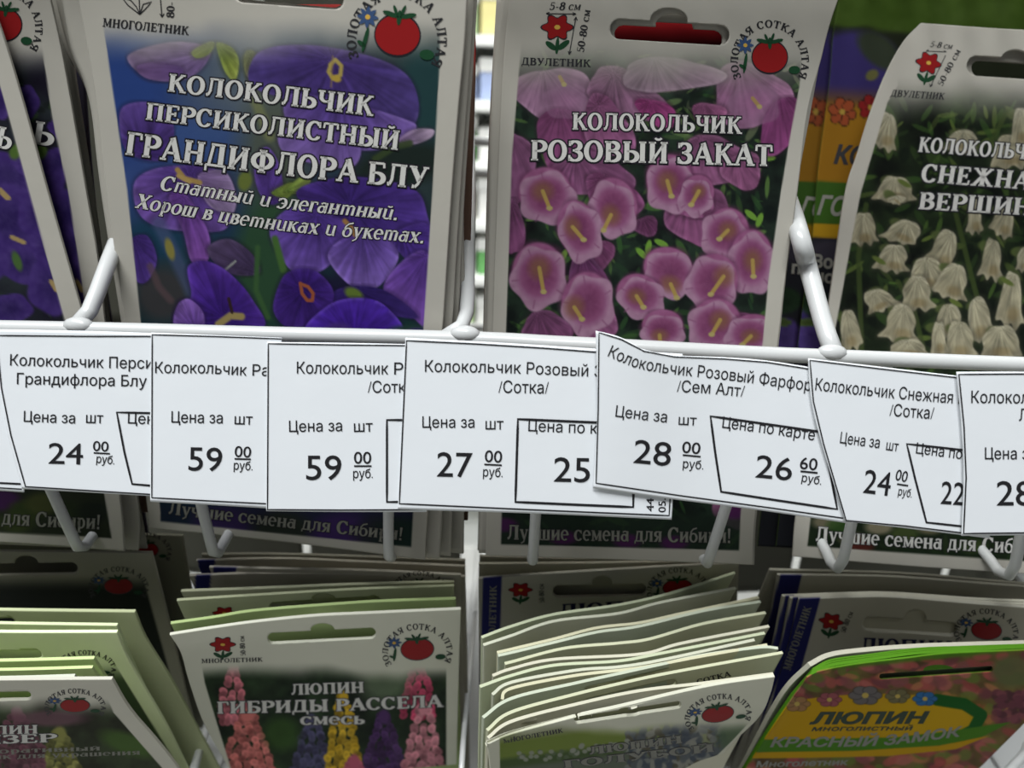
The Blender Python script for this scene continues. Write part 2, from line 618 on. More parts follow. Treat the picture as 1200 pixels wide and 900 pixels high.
def _glyphs():
    G = {}
    st = _stem
    L = lambda *p, w=T_: (list(p), [w] * len(p))
    G['А'] = (0.98, [L((0.14, 0.05), (0.47, 0.97), w=t_ + .01), L((0.47, 1.0), (0.82, 0.05)), L((0.27, 0.34), (0.66, 0.34), w=t_), _sf(0.14, .042, .14), _sf(0.83, .042, .18)])
    G['Б'] = (0.84, st(0.22, top=False) + [_sf(.15, .958, .1), L((0.1, 0.955), (0.72, 0.955), w=t_), L((0.72, 0.98), (0.74, 0.76), w=t_), _bowl(0.22, 0, 0.58, 0.52)])
    G['В'] = (0.86, st(0.22) + [_bowl(0.22, 0.5, 1.0, 0.45), _bowl(0.22, 0, 0.57, 0.52)])
    G['Г'] = (0.74, st(0.22) + [L((0.1, 0.955), (0.66, 0.955), w=t_), L((0.66, 0.98), (0.69, 0.72), w=t_)])
    G['Д'] = (0.98, [L((0.72, 0.08), (0.72, 0.95)), L((0.2, 0.1), (0.32, 0.95), w=t_ + .015), L((0.06, 0.06), (0.94, 0.06), w=t_), L((0.07, 0.08), (0.07, -0.2), w=t_), L((0.93, 0.08), (0.93, -0.2), w=t_), L((0.22, 0.955), (0.86, 0.955), w=t_)])
    G['Е'] = (0.80, st(0.22) + [L((0.1, 0.955), (0.68, 0.955), w=t_), L((0.68, 0.98), (0.7, 0.76), w=t_), L((0.22, 0.5), (0.56, 0.5), w=t_), L((0.56, 0.38), (0.56, 0.62), w=t_), L((0.1, 0.045), (0.7, 0.045), w=t_), L((0.7, 0.02), (0.74, 0.26), w=t_)])
    G['Ж'] = (1.28, st(0.64) + [L((0.64, 0.5), (0.24, 0.94), w=t_ + .02), L((0.64, 0.5), (1.04, 0.94), w=t_ + .02), L((0.6, 0.55), (0.2, 0.05), w=.09), L((0.68, 0.55), (1.08, 0.05), w=.09), _sf(.18, .042, .15), _sf(1.1, .042, .15), _sf(.22, .958, .12), _sf(1.06, .958, .12)])
    G['З'] = (0.74, [_ring(0.34, 0.75, 0.25, 0.205, 150, -90, 16), _ring(0.34, 0.27, 0.29, 0.225, 90, -150, 16), L((0.24, 0.525), (0.4, 0.525), w=t_), L((0.1, 0.98), (0.1, 0.74), w=t_), L((0.08, 0.02), (0.08, 0.3), w=t_)])
    G['И'] = (1.0, st(0.22) + st(0.78) + [L((0.24, 0.12), (0.76, 0.88), w=t_ + .01)])
    G['Й'] = (1.0, G['И'][1] + [_breve()])
    G['К'] = (0.94, st(0.22) + [L((0.3, 0.48), (0.72, 0.94), w=t_ + .015), L((0.42, 0.6), (0.78, 0.05), w=.095), _sf(.8, .042, .16), _sf(.74, .958, .13)])
    G['Л'] = (0.96, st(0.74, top=False) + [L((0.3, 0.95), (0.26, 0.3), (0.16, 0.08), w=t_ + .015), ([(0.16, 0.1), (0.06, 0.09)], [.09, .07]), L((0.2, 0.955), (0.9, 0.955), w=t_)])
    G['М'] = (1.16, st(0.2, hw=t_ + .01) + st(0.94) + [L((0.24, 0.95), (0.58, 0.1), w=.09), L((0.56, 0.1), (0.9, 0.95), w=t_)])
    G['Н'] = (1.0, st(0.22) + st(0.78) + [L((0.22, 0.5), (0.78, 0.5), w=t_)])
    G['О'] = (0.94, [_ring(0.47, 0.5, 0.345, 0.47)])
    G['П'] = (1.0, st(0.22) + st(0.78) + [L((0.22, 0.955), (0.78, 0.955), w=t_)])
    G['Р'] = (0.82, st(0.22) + [_bowl(0.22, 0.42, 1.0, 0.5)])
    G['С'] = (0.88, [_ring(0.47, 0.5, 0.345, 0.47, 42, 318), L((0.74, 0.98), (0.76, 0.68), w=t_), L((0.76, 0.16), (0.76, 0.22), w=t_)])
    G['Т'] = (0.86, st(0.43, top=False) + [L((0.08, 0.955), (0.78, 0.955), w=t_), L((0.08, 0.98), (0.06, 0.7), w=t_), L((0.78, 0.98), (0.8, 0.7), w=t_)])
    G['У'] = (0.92, [L((0.2, 0.95), (0.52, 0.34)), L((0.76, 0.95), (0.46, 0.2), (0.32, 0.05), w=t_ + .01), ([(0.32, 0.07), (0.2, 0.09)], [.06, .09]), _sf(.2, .958, .17), _sf(.78, .958, .13)])
    G['Ф'] = (1.14, st(0.57) + [_ring(0.57, 0.52, 0.42, 0.32)])
    G['Х'] = (0.96, [L((0.2, 0.95), (0.76, 0.05)), L((0.78, 0.95), (0.2, 0.05), w=t_ + .01), _sf(.2, .958, .17), _sf(.78, .958, .13), _sf(.2, .042, .13), _sf(.78, .042, .17)])
    G['Ц'] = (1.02, st(0.22, bot=False) + st(0.76, bot=False) + [L((0.1, 0.045), (0.98, 0.045), w=t_), L((0.96, 0.06), (0.96, -0.2), w=t_)])
    G['Ч'] = (0.92, st(0.70) + [L((0.2, 0.95), (0.2, 0.66), w=.1), _ring(0.45, 0.66, 0.25, 0.22, 180, 300, 10, .1, .05), _sf(.2, .958, .17), L((0.5, 0.45), (0.7, 0.5), w=t_)])
    G['Ш'] = (1.36, st(0.22, bot=False) + st(0.68, bot=False) + st(1.14, bot=False) + [L((0.1, 0.045), (1.26, 0.045), w=t_)])
    G['Ы'] = (1.2, st(0.22) + [_bowl(0.22, 0, 0.58, 0.5)] + st(0.98))
    G['Ь'] = (0.82, st(0.22) + [_bowl(0.22, 0, 0.58, 0.5)])
    G['Э'] = (0.86, [_ring(0.4, 0.5, 0.345, 0.47, 138, -138), L((0.36, 0.5), (0.7, 0.5), w=t_), L((0.12, 0.98), (0.1, 0.7), w=t_), L((0.11, 0.03), (0.11, 0.2), w=t_)])
    G['Ю'] = (1.32, st(0.2) + [L((0.2, 0.5), (0.56, 0.5), w=t_), _ring(0.86, 0.5, 0.32, 0.47)])
    G['Я'] = (0.92, st(0.68) + [_ring(0.42, 0.73, 0.25, 0.225, 90, 270, 14), L((0.42, 0.955), (0.68, 0.955), w=t_), L((0.42, 0.5), (0.68, 0.5), w=t_), L((0.5, 0.52), (0.22, 0.06), w=.09), _sf(.18, .042, .14)])
    xh = 0.72
    for lo, upc in zip('вгджзийклмнопрстухцчшыьэюя', 'ВГДЖЗИЙКЛМНОПРСТУХЦЧШЫЬЭЮЯ'):
        w, s = G[upc]
        G[lo] = (w * xh * 1.02, [([(x * xh * 1.02, y * xh) for x, y in p], [h * 0.8 for h in hw]) for p, hw in s])
    k = lambda *p, w=.08: (list(p), [w] * len(p))
    G['а'] = (0.66, [_ring(0.28, 0.25, 0.19, 0.215, T=.08, t=.04), k((0.52, 0.70), (0.52, 0.08), (0.6, 0.03)), _ring(0.34, 0.52, 0.18, 0.17, 0, 150, 10, .06, .04)])
    G['е'] = (0.62, [_ring(0.31, 0.36, 0.23, 0.33, 0, 310, 20, .08, .04), k((0.1, 0.38), (0.54, 0.38), w=.038)])
    G['б'] = (0.66, [_ring(0.33, 0.32, 0.24, 0.29, T=.08, t=.04), k((0.1, 0.4), (0.14, 0.72), (0.3, 0.9), (0.58, 0.98), w=.05)])
    G['р'] = (0.68, [k((0.2, -0.26), (0.2, 0.7)), ([(0.08, -0.25), (0.34, -0.25)], [.04, .04]), _ring(0.36, 0.36, 0.2, 0.32, T=.08, t=.04), ([(0.06, 0.68), (0.2, 0.68)], [.04, .04])])
    G['у'] = (0.66, [k((0.14, 0.68), (0.36, 0.06)), k((0.56, 0.68), (0.32, -0.12), (0.12, -0.24), w=.045), ([(0.02, 0.68), (0.26, 0.68)], [.04, .04]), ([(0.46, 0.68), (0.64, 0.68)], [.04, .04])])
    G['т.'] = (1.0, [k((0.16, 0.02), (0.16, 0.7)), k((0.5, 0.02), (0.5, 0.66)), k((0.84, 0.02), (0.84, 0.6)), _ring(0.34, 0.54, 0.16, 0.13, 0, 180, 8, .05, .05), _ring(0.68, 0.54, 0.16, 0.13, 0, 180, 8, .05, .05)])
    G['и.'] = (0.72, [k((0.16, 0.7), (0.16, 0.12)), k((0.56, 0.7), (0.56, 0.04), (0.66, 0.06)), _ring(0.36, 0.16, 0.2, 0.12, 180, 360, 8, .05, .05), ([(0.06, 0.68), (0.16, 0.68)], [.04, .04])])
    G['й.'] = (0.72, G['и.'][1] + [_ring(0.38, 0.95, 0.14, 0.1, 200, 340, 8, .045, .045)])
    G['п.'] = (0.74, [k((0.16, 0.02), (0.16, 0.7)), k((0.56, 0.02), (0.56, 0.6)), _ring(0.36, 0.54, 0.2, 0.13, 0, 180, 8, .05, .05)])
    G['.'] = (0.34, [k((0.08, 0.07), (0.25, 0.07), w=.085)])
    G['!'] = (0.36, [k((0.09, 0.07), (0.25, 0.07), w=.08), ([(0.17, 0.28), (0.17, 0.98)], [.04, .09])])
    G['-'] = (0.5, [k((0.1, 0.35), (0.4, 0.35), w=.05)])
    G[' '] = (0.36, [])
    G['5'] = (0.7, [k((0.6, 0.94), (0.2, 0.94), (0.16, 0.55), w=.05), _ring(0.34, 0.32, 0.25, 0.29, 125, -150, 16, .09, .045)])
    G['8'] = (0.72, [_ring(0.36, 0.75, 0.2, 0.215), _ring(0.36, 0.27, 0.25, 0.25)])
    G['0'] = (0.72, [_ring(0.36, 0.5, 0.25, 0.47)])
    return G


GLY = _glyphs()


def serif_polys(text, dil=0.0, cursive=False, slant=0.0, gap=0.03):
    x, polys = 0.0, []
    for ch in text:
        key = ch + '.' if cursive and ch + '.' in GLY and ch != '.' else ch
        w, strokes = GLY[key]
        for p, hw in strokes:
            p = np.asarray(p, float)
            hw = np.asarray(hw, float) + dil
            d = np.gradient(p, axis=0)
            d /= np.maximum(np.linalg.norm(d, axis=1, keepdims=True), 1e-9)
            p = p.copy()
            if dil:
                p[0] -= d[0] * dil
                p[-1] += d[-1] * dil
            nn = np.stack([-d[:, 1], d[:, 0]], 1)
            a, b = p + nn * hw[:, None], p - nn * hw[:, None]
            if len(p) > 2 and np.linalg.norm(p[0] - p[-1]) < 1e-6:
                a[-1], b[-1] = a[0], b[0]
            for i in range(len(p) - 1):
                q = np.array([b[i], b[i + 1], a[i + 1], a[i]])
                q[:, 0] += x + slant * q[:, 1]
                polys.append(q)
        x += w + gap
    return polys, x - gap


def place_line(S, shapes, width, base, h, d, upv=None, shear_up=True):
    """shapes: list of arrays in letter units -> list of 3D arrays along the pixel baseline"""
    f = pl(base)
    allp = np.vstack(shapes)
    t = allp[:, 0] / width
    B = f(np.clip(t, 0, 1))
    tc = np.clip(t, 0, 1)
    tan = f(np.clip(tc + 0.01, 0, 1)) - f(np.clip(tc - 0.01, 0, 1))
    tan /= np.maximum(np.linalg.norm(tan, axis=1, keepdims=True), 1e-9)
    over = (t - np.clip(t, 0, 1))[:, None] * f.L * tan
    if upv is None:
        u = np.stack([tan[:, 1], -tan[:, 0]], 1)
    else:
        u = np.tile(np.asarray(upv, float) / np.linalg.norm(upv), (len(allp), 1))
    hh = np.asarray(h, float)
    if hh.ndim:
        hh = np.interp(t, np.linspace(0, 1, len(hh)), hh)[:, None]
    q = B + over + u * allp[:, 1:2] * hh
    P = S.stick(q[:, 0], q[:, 1], d)
    out, k = [], 0
    for s in shapes:
        out.append(P[k:k + len(s)])
        k += len(s)
    return out


def build_polys(name, groups, parent):
    """groups: list of (list of 3D polygons, material) -> one mesh"""
    V, Fc, mi, mats = [], [], [], []
    for polys, m in groups:
        mats.append(m)
        for p in polys:
            n = len(V)
            V.extend(p)
            Fc.append(range(n, n + len(p)))
            mi.append(len(mats) - 1)
    return link(name, mesh_from(name, V, Fc, mats, mi), parent)


def serif_text(S, parent, text, base, h, fill=None, outline=None, name='lettering', od=0.055, cursive=False, slant=0.0, upv=None, lift=0.00008, gap=0.03):
    fill = fill or M_WHITE
    groups = []
    if outline:
        a, w = serif_polys(text, od, cursive, slant, gap)
        groups.append((place_line(S, a, w, base, h, lift, upv), outline))
    a, w = serif_polys(text, 0.0, cursive, slant, gap)
    groups.append((place_line(S, a, w, base, h, lift + (0.00006 if outline else 0), upv), fill))
    return build_polys(name, groups, parent)


_SANS = {}


def _outline(curve):
    polys = []
    for sp in curve.splines:
        pts = []
        if sp.type == 'BEZIER':
            bp = sp.bezier_points
            n = len(bp)
            for i in range(n):
                p0, h0, h1, p1 = bp[i].co, bp[i].handle_right, bp[(i + 1) % n].handle_left, bp[(i + 1) % n].co
                st = (h0 - p0).length + (h1 - p1).length
                flat = abs((h0 - p0).cross(p1 - p0).length) + abs((h1 - p1).cross(p1 - p0).length) < 1e-5
                for t in ((0.0,) if flat or st < 1e-6 else (0.0, .25, .5, .75)):
                    q = p0 * (1 - t) ** 3 + h0 * 3 * t * (1 - t) ** 2 + h1 * 3 * t * t * (1 - t) + p1 * t ** 3
                    pts.append((q.x, q.y))
        else:
            pts = [(p.co.x, p.co.y) for p in sp.points]
        cl = []
        for p in pts:
            if not cl or math.dist(p, cl[-1]) > 1e-5:
                cl.append(p)
        if len(cl) > 2:
            polys.append(np.array(cl))
    return polys


def _area(p):
    x, y = p[:, 0], p[:, 1]
    return 0.5 * float(np.sum(x * np.roll(y, -1) - np.roll(x, -1) * y))


def _fatten(p, d, sgn):
    e = np.roll(p, -1, 0) - p
    e /= np.maximum(np.linalg.norm(e, axis=1, keepdims=True), 1e-9)
    nrm = np.stack([e[:, 1], -e[:, 0]], 1) * sgn
    m = nrm + np.roll(nrm, 1, 0)
    m /= np.maximum(np.linalg.norm(m, axis=1, keepdims=True), 1e-9)
    k = np.clip(1 / np.maximum(np.sum(m * nrm, 1), .4), 1, 2)
    return p + m * (d * k)[:, None]


def sans_mesh(text, offset=0.0, shear=0.0, space=1.0):
    from mathutils.geometry import delaunay_2d_cdt
    key = (text, offset, shear, space)
    if key not in _SANS:
        c = bpy.data.curves.new('t', 'FONT')
        c.body = text
        c.shear = shear
        c.space_character = space
        o = bpy.data.objects.new('t', c)
        COL.objects.link(o)
        dg = bpy.context.evaluated_depsgraph_get()
        cu = o.evaluated_get(dg).to_curve(dg, apply_modifiers=False)
        polys = _outline(cu)
        o.evaluated_get(dg).to_curve_clear()
        bpy.data.objects.remove(o)
        bpy.data.curves.remove(c)
        big = max(polys, key=lambda p: abs(_area(p)))
        sg = 1 if _area(big) > 0 else -1
        vs, es = [], []
        for p in polys:
            p = _fatten(p, offset, sg)
            n = len(vs)
            vs += [Vector(q) for q in p]
            es += [(n + i, n + (i + 1) % len(p)) for i in range(len(p))]
        A = np.array([vs[i] for i, j in es])
        B = np.array([vs[j] for i, j in es])
        V2, _, F2, _, _, _ = delaunay_2d_cdt(vs, es, [], 0, 1e-5)
        V = np.array([v[:] for v in V2])
        T = np.array([f[:] for f in F2])
        cen = V[T].mean(1)
        wn = np.zeros(len(T))
        for k in range(0, len(T), 500):
            cx, cy = cen[k:k + 500, 0:1], cen[k:k + 500, 1:2]
            side = (B[:, 0] - A[:, 0]) * (cy - A[:, 1]) - (cx - A[:, 0]) * (B[:, 1] - A[:, 1])
            wn[k:k + 500] = ((A[:, 1] <= cy) & (B[:, 1] > cy) & (side > 0)).sum(1) - ((A[:, 1] > cy) & (B[:, 1] <= cy) & (side < 0)).sum(1)
        Fc = [tuple(t) for t in T[wn != 0].tolist()]
        _SANS[key] = (np.array(V), Fc)
    return _SANS[key]


_CAPH = None


def sans_text(S, parent, text, base, h, m=None, name='lettering', offset=0.0, shear=0.0, upv=None, lift=0.00008, outline=None, oo=0.03, space=1.0):
    """base: pixel polyline from the first letter's left edge to the last letter's right edge; h: cap height in pixels"""
    global _CAPH
    if _CAPH is None:
        _CAPH = sans_mesh('Н')[0][:, 1].max()
    m = m or M_INK
    x0 = sans_mesh(text, 0.0, shear, space)[0]
    a, b = x0[:, 0].min(), x0[:, 0].max()
    V, Fc, mi, mats = [], [], [], []
    lay = ([(oo + offset, outline, lift)] if outline else []) + [(offset, m, lift + (0.00006 if outline else 0))]
    for of, mm, lf in lay:
        v, f = sans_mesh(text, of, shear, space)
        q = np.stack([(v[:, 0] - a), v[:, 1] / _CAPH], 1)
        P = place_line(S, [q], b - a, base, h, lf, upv)[0]
        n = len(V)
        V.extend(P)
        mats.append(mm)
        Fc += [tuple(i + n for i in t) for t in f]
        mi += [len(mats) - 1] * len(f)
    return link(name, mesh_from(name, V, Fc, mats, mi), parent)


def line_px(S, parent, polylines, w, m=None, name='ruled_line', lift=0.00008):
    """inked lines: list of pixel polylines, width in pixels"""
    polys = []
    for L in polylines:
        p = np.asarray(L, float)
        f = pl(p) if len(p) > 2 else None
        q = []
        for a, b in zip(p[:-1], p[1:]):
            n = max(2, int(np.linalg.norm(b - a) / 12))
            q += [a + (b - a) * i / n for i in range(n)]
        q.append(p[-1])
        q = np.array(q)
        d = np.gradient(q, axis=0)
        d /= np.maximum(np.linalg.norm(d, axis=1, keepdims=True), 1e-9)
        nn = np.stack([-d[:, 1], d[:, 0]], 1) * w / 2
        A, B = q + nn, q - nn
        n = len(q)
        P = S.stick(np.r_[A[:, 0], B[:, 0]], np.r_[A[:, 1], B[:, 1]], lift)
        for i in range(n - 1):
            polys.append(np.array([P[n + i], P[n + i + 1], P[i + 1], P[i]]))
    return build_polys(name, [(polys, m or M_INK)], parent)


def blob(cx, cy, rx, ry, ang=0, n=28, lobes=0, amp=0.0, ph=0.0):
    th = np.linspace(0, 2 * math.pi, n, endpoint=False)
    r = 1 + amp * np.cos(lobes * th + ph)
    x, y = rx * r * np.cos(th), ry * r * np.sin(th)
    a = R(ang)
    return np.stack([cx + x * math.cos(a) - y * math.sin(a), cy + x * math.sin(a) + y * math.cos(a)], 1)


def stick_polys(S, px_polys, d):
    allp = np.vstack(px_polys)
    P = S.stick(allp[:, 0], allp[:, 1], d)
    out, k = [], 0
    for s in px_polys:
        out.append(P[k:k + len(s)])
        k += len(s)
    return out


def fan(p):
    c = p.mean(0)
    return [np.array([c, p[i], p[(i + 1) % len(p)]]) for i in range(len(p))]


def emblem(S, parent, cx, cy, r, ys=1.0, tilt=0.0, text=True):
    """round maker's emblem: arched lettering around a plain tomato with a small blue flower"""
    a = R(tilt)

    def tr(x, y):
        y = y * ys
        return (cx + (x * math.cos(a) - y * math.sin(a)) * r, cy + (x * math.sin(a) + y * math.cos(a)) * r)
    P = lambda arr: np.array([tr(x, y) for x, y in arr])
    g = []
    tom = blob(0, 0.02, 0.50, 0.47, 0, 30, 2, 0.02)
    g.append((sum([fan(q) for q in stick_polys(S, [P(blob(0, 0.02, 0.54, 0.51, 0, 30))], 0.00006)], []), M_BLACK))
    g.append((sum([fan(q) for q in stick_polys(S, [P(tom)], 0.00011)], []), M_RED))
    cal = [blob(-0.2, -0.44, 0.2, 0.06, 15, 10), blob(0.2, -0.44, 0.2, 0.06, -15, 10), blob(0, -0.38, 0.06, 0.18, 0, 10), blob(-0.1, -0.54, 0.04, 0.13, -25, 8), blob(0.08, -0.56, 0.04, 0.13, 20, 8)]
    bas = [blob(0.72, 0.4, 0.17, 0.12, 0, 12), blob(-0.72, 0.2, 0.05, 0.3, 8, 10), blob(-0.8, 0.3, 0.12, 0.05, 30, 8)]
    g.append((sum([fan(q) for q in stick_polys(S, [P(c) for c in cal + bas], 0.00016)], []), M_GREEN))
    g.append((sum([fan(q) for q in stick_polys(S, [P(blob(-0.72, -0.32, 0.2, 0.2, 0, 32, 8, 0.3))], 0.00016)], []), M_BLUE))
    g.append((sum([fan(q) for q in stick_polys(S, [P(blob(-0.72, -0.32, 0.06, 0.06, 0, 10))], 0.0002)], []), M_YELLOW))
    build_polys('emblem', g, parent)
    if text:
        arc = []
        for i in range(25):
            an = R(207 - 234 * i / 24)
            arc.append(tr(0.93 * math.cos(an), 0.16 - 1.0 * math.sin(an)))
        serif_text(S, parent, 'ЗОЛОТАЯ СОТКА АЛТАЯ', arc, 0.22 * r * (0.5 + 0.5 * ys), fill=M_INK, name='emblem_lettering', gap=0.12)


def flower_icon(S, parent, cx, cy, r, ys=1.0, tilt=0.0, red=True):
    a = R(tilt)
    P = lambda arr: np.array([(cx + (x * math.cos(a) - y * ys * math.sin(a)) * r, cy + (x * math.sin(a) + y * ys * math.cos(a)) * r) for x, y in arr])
    g = [(sum([fan(q) for q in stick_polys(S, [P(blob(0, 0, 0.95, 0.85, 0, 42, 6, 0.2))], 0.00006)], []), M_BLACK),
         (sum([fan(q) for q in stick_polys(S, [P(blob(0, 0, 0.86, 0.76, 0, 42, 6, 0.2))], 0.00011)], []), M_RED),
         (sum([fan(q) for q in stick_polys(S, [P(blob(0, 0, 0.2, 0.16))], 0.00016)], []), M_YELLOW),
         (sum([fan(q) for q in stick_polys(S, [P(blob(0, 1.3, 0.13, 0.6, 5)), P(blob(-0.42, 1.3, 0.45, 0.2, 40)), P(blob(0.42, 1.25, 0.5, 0.2, -40))], 0.00004)], []), M_GREEN)]
    build_polys('flower_icon', g, parent)


# ------------------------------------------------------------------ wires


def tube_mesh(name, pts, r, seg=10, m=None, smooth_path=True):
    p = np.asarray(pts, float)
    if smooth_path and len(p) > 2:
        f = pl(p)
        p = f(np.linspace(0, 1, max(24, len(p) * 8)))
    rr = np.full(len(p), r) if np.isscalar(r) else np.interp(np.linspace(0, 1, len(p)), np.linspace(0, 1, len(r)), r)
    d = np.gradient(p, axis=0)
    d /= np.maximum(np.linalg.norm(d, axis=1, keepdims=True), 1e-9)
    ref = np.array([0.31, 0.2, 0.93]) if abs(d[0][2]) < 0.9 else np.array([1.0, 0.1, 0])
    V = []
    nprev = None
    for i in range(len(p)):
        if nprev is None:
            n1 = np.cross(d[i], ref)
        else:
            n1 = nprev - d[i] * (nprev @ d[i])
        n1 /= np.linalg.norm(n1)
        nprev = n1
        n2 = np.cross(d[i], n1)
        for k in range(seg):
            a = 2 * math.pi * k / seg
            V.append(p[i] + (n1 * math.cos(a) + n2 * math.sin(a)) * rr[i])
    Fc = []
    for i in range(len(p) - 1):
        for k in range(seg):
            a, b = i * seg + k, i * seg + (k + 1) % seg
            Fc.append((a, b, b + seg, a + seg))
    Fc.append(tuple(range(seg))[::-1])
    Fc.append(tuple(range((len(p) - 1) * seg, len(p) * seg)))
    return mesh_from(name, V, Fc, [m or M_WIRE], smooth=True)


def ball_mesh(name, c, rx, ry, rz, m):
    V, Fc = [], []
    for i in range(9):
        for k in range(12):
            a, b = math.pi * i / 8, 2 * math.pi * k / 12
            V.append((c[0] + rx * math.sin(a) * math.cos(b), c[1] + ry * math.sin(a) * math.sin(b), c[2] + rz * math.cos(a)))
    for i in range(8):
        for k in range(12):
            Fc.append((i * 12 + k, (i + 1) * 12 + k, (i + 1) * 12 + (k + 1) % 12, i * 12 + (k + 1) % 12))
    me = mesh_from(name, V, Fc, [m], smooth=True)
    me.validate()
    return me


def box_mesh(name, x0, x1, y0, y1, z0, z1, m, bev=0.0):
    import bmesh
    bm = bmesh.new()
    bmesh.ops.create_cube(bm, size=1)
    for v in bm.verts:
        v.co = ((x0 + x1) / 2 + v.co.x * (x1 - x0), (y0 + y1) / 2 + v.co.y * (y1 - y0), (z0 + z1) / 2 + v.co.z * (z1 - z0))
    if bev:
        bmesh.ops.bevel(bm, geom=bm.edges[:], offset=bev, segments=2, affect='EDGES')
    me = bpy.data.meshes.new(name)
    bm.to_mesh(me)
    bm.free()
    me.materials.append(m)
    return me

# ================================================================== the shop around the rack
STRUCT = {}


def structure(name, me):
    o = link(name, me)
    o['kind'] = 'structure'
    return o


M_FLOOR = mat('pale_floor_tile', (0.55, 0.54, 0.50), 0.35, vary=0.08)
M_WALL = mat('white_wall_paint', (0.78, 0.78, 0.75), 0.8, vary=0.03)
M_SHELF = mat('white_shelf_enamel', (0.82, 0.83, 0.80), 0.4, vary=0.02)
structure('floor', box_mesh('floor', -2.5, 2.5, -1.5, 2.2, -0.05, 0.0, M_FLOOR))
structure('wall_back', box_mesh('wall_back', -2.5, 2.5, 2.2, 2.25, 0.0, 3.0, M_WALL))

# far shelf with goods, glimpsed through the gaps of the rack
unit = bpy.data.objects.new('store_shelf', None)
COL.objects.link(unit)
unit.location = (0, 1.55, 0)
tag(unit, 'white shop shelving seen out of focus through the gap between packet stacks', 'shelf')
SY = 1.55


def unitpart(name, me):
    me.transform(Matrix.Translation(Vector((0, -1.55, 0))))
    return link(name, me, unit)


unitpart('back_panel', box_mesh('back_panel', -1.3, 1.3, SY + 0.30, SY + 0.32, 0.0, 1.75, M_SHELF))
ROWZ = (0.61, 0.725, 0.84, 0.955, 1.07, 1.185, 1.30)
for zz in (0.12, 0.36) + ROWZ + (1.45, 1.60):
    unitpart('shelf_board', box_mesh('shelf_board', -1.3, 1.3, SY, SY + 0.30, zz - 0.010, zz + 0.010, M_SHELF, 0.003))
for xx in (-1.29, 1.29):
    unitpart('side_panel', box_mesh('side_panel', xx - 0.012, xx + 0.012, SY, SY + 0.30, 0.0, 1.75, M_SHELF))
cols = {'white': (0.80, 0.80, 0.76), 'cream': (0.72, 0.68, 0.52), 'pale green': (0.48, 0.62, 0.34), 'bright green': (0.16, 0.42, 0.14), 'pale blue': (0.38, 0.46, 0.68), 'straw yellow': (0.66, 0.60, 0.28), 'pale grey': (0.60, 0.62, 0.58), 'dull red': (0.42, 0.12, 0.10)}
rows = [('straw yellow', 'white', 'pale green', 'white'), ('white', 'pale green', 'white', 'cream'), ('cream', 'white', 'bright green', 'white'), ('white', 'cream', 'white', 'pale green'),
        ('pale green', 'bright green', 'white', 'bright green'), ('dull red', 'pale blue', 'pale blue', 'white'), ('white', 'pale green', 'straw yellow', 'pale grey')]
nth = ('lowest', 'second', 'third', 'fourth', 'fifth', 'sixth', 'topmost')
for zi, zz in enumerate(ROWZ):
    for k, xx in enumerate((-0.205, -0.125, -0.045, 0.035)):
        cn = rows[zi][k]
        w, hgt = 0.072, 0.062 + 0.012 * ((zi + k) % 3)
        M_c = mat('carton_' + cn.replace(' ', '_'), cols[cn], 0.5, vary=0.1)
        c = link('seed_carton', box_mesh('seed_carton', xx - w / 2, xx + w / 2, SY + 0.02, SY + 0.20, zz + 0.0102, zz + 0.0102 + hgt, M_c, 0.002))
        lid = link('lid', box_mesh('lid', xx - w / 2 - 0.0015, xx + w / 2 + 0.0015, SY + 0.018, SY + 0.202, zz + 0.0102 + hgt * 0.68, zz + 0.0117 + hgt, mat('carton_lid', (0.80, 0.80, 0.76), 0.5, vary=0.05), 0.002), c)
        tag(c, '%s carton, %s one on the %s board of the far shelf' % (cn, ('first', 'second', 'third', 'fourth')[k], nth[zi]), 'carton', 'cartons on the far shelf')

# ================================================================== the wire rack
rack = bpy.data.objects.new('wire_display_rack', None)
COL.objects.link(rack)
rack.location = (0, 0.35, 0)
tag(rack, 'white coated wire display rack holding the seed packets and price tags', 'display rack')
inv_loc = Vector((0, -0.35, 0))


def rackpart(name, me):
    me.transform(Matrix.Translation(inv_loc))
    return link(name, me, rack)


RAIL_Y = 0.1975
WR = 0.0017
rail_px = [(-330, 381), (-150, 382), (0, 384), (150, 387), (300, 391), (550, 397), (650, 402), (750, 407), (900, 415), (1000, 419), (1200, 427), (1500, 436)]
railP = np.array([at(x, y, RAIL_Y) for x, y in rail_px])
rackpart('front_rail', tube_mesh('front_rail', railP, 0.0021, 14))


def wire(px3, name='divider_wire', r=WR):
    return rackpart(name, tube_mesh(name, [at(x, y, Y) for x, y, Y in px3], r))


# divider arms: weld on the rail, rise and run back between the packet stacks
wire([(88, 383, .1985), (100, 373, .2005), (113, 345, .207), (140, 275, .228), (205, 120, .32), (262, 0, .46)], r=[.0022, .0024, .0018, .0017, .0017, .0017, .0017])
wire([(522, 394, .1985), (538, 385, .2005), (547, 365, .207), (548, 290, .228), (551, 180, .30), (553, 90, .46)], r=[.0020, .0024, .0019, .0017, .0017, .0017])
wire([(978, 416, .1985), (974, 405, .2005), (965, 380, .207), (946, 310, .222), (930, 250, .236), (890, 110, .46)], r=[.0026, .0028, .0020, .0018, .0017, .0017])
for (x, y) in ((92, 381), (545, 391), (975, 413)):
    c = at(x, y, RAIL_Y - 0.0004)
    rackpart('weld', ball_mesh('weld', c, 0.0042, 0.0023, 0.0023, M_WIRE))
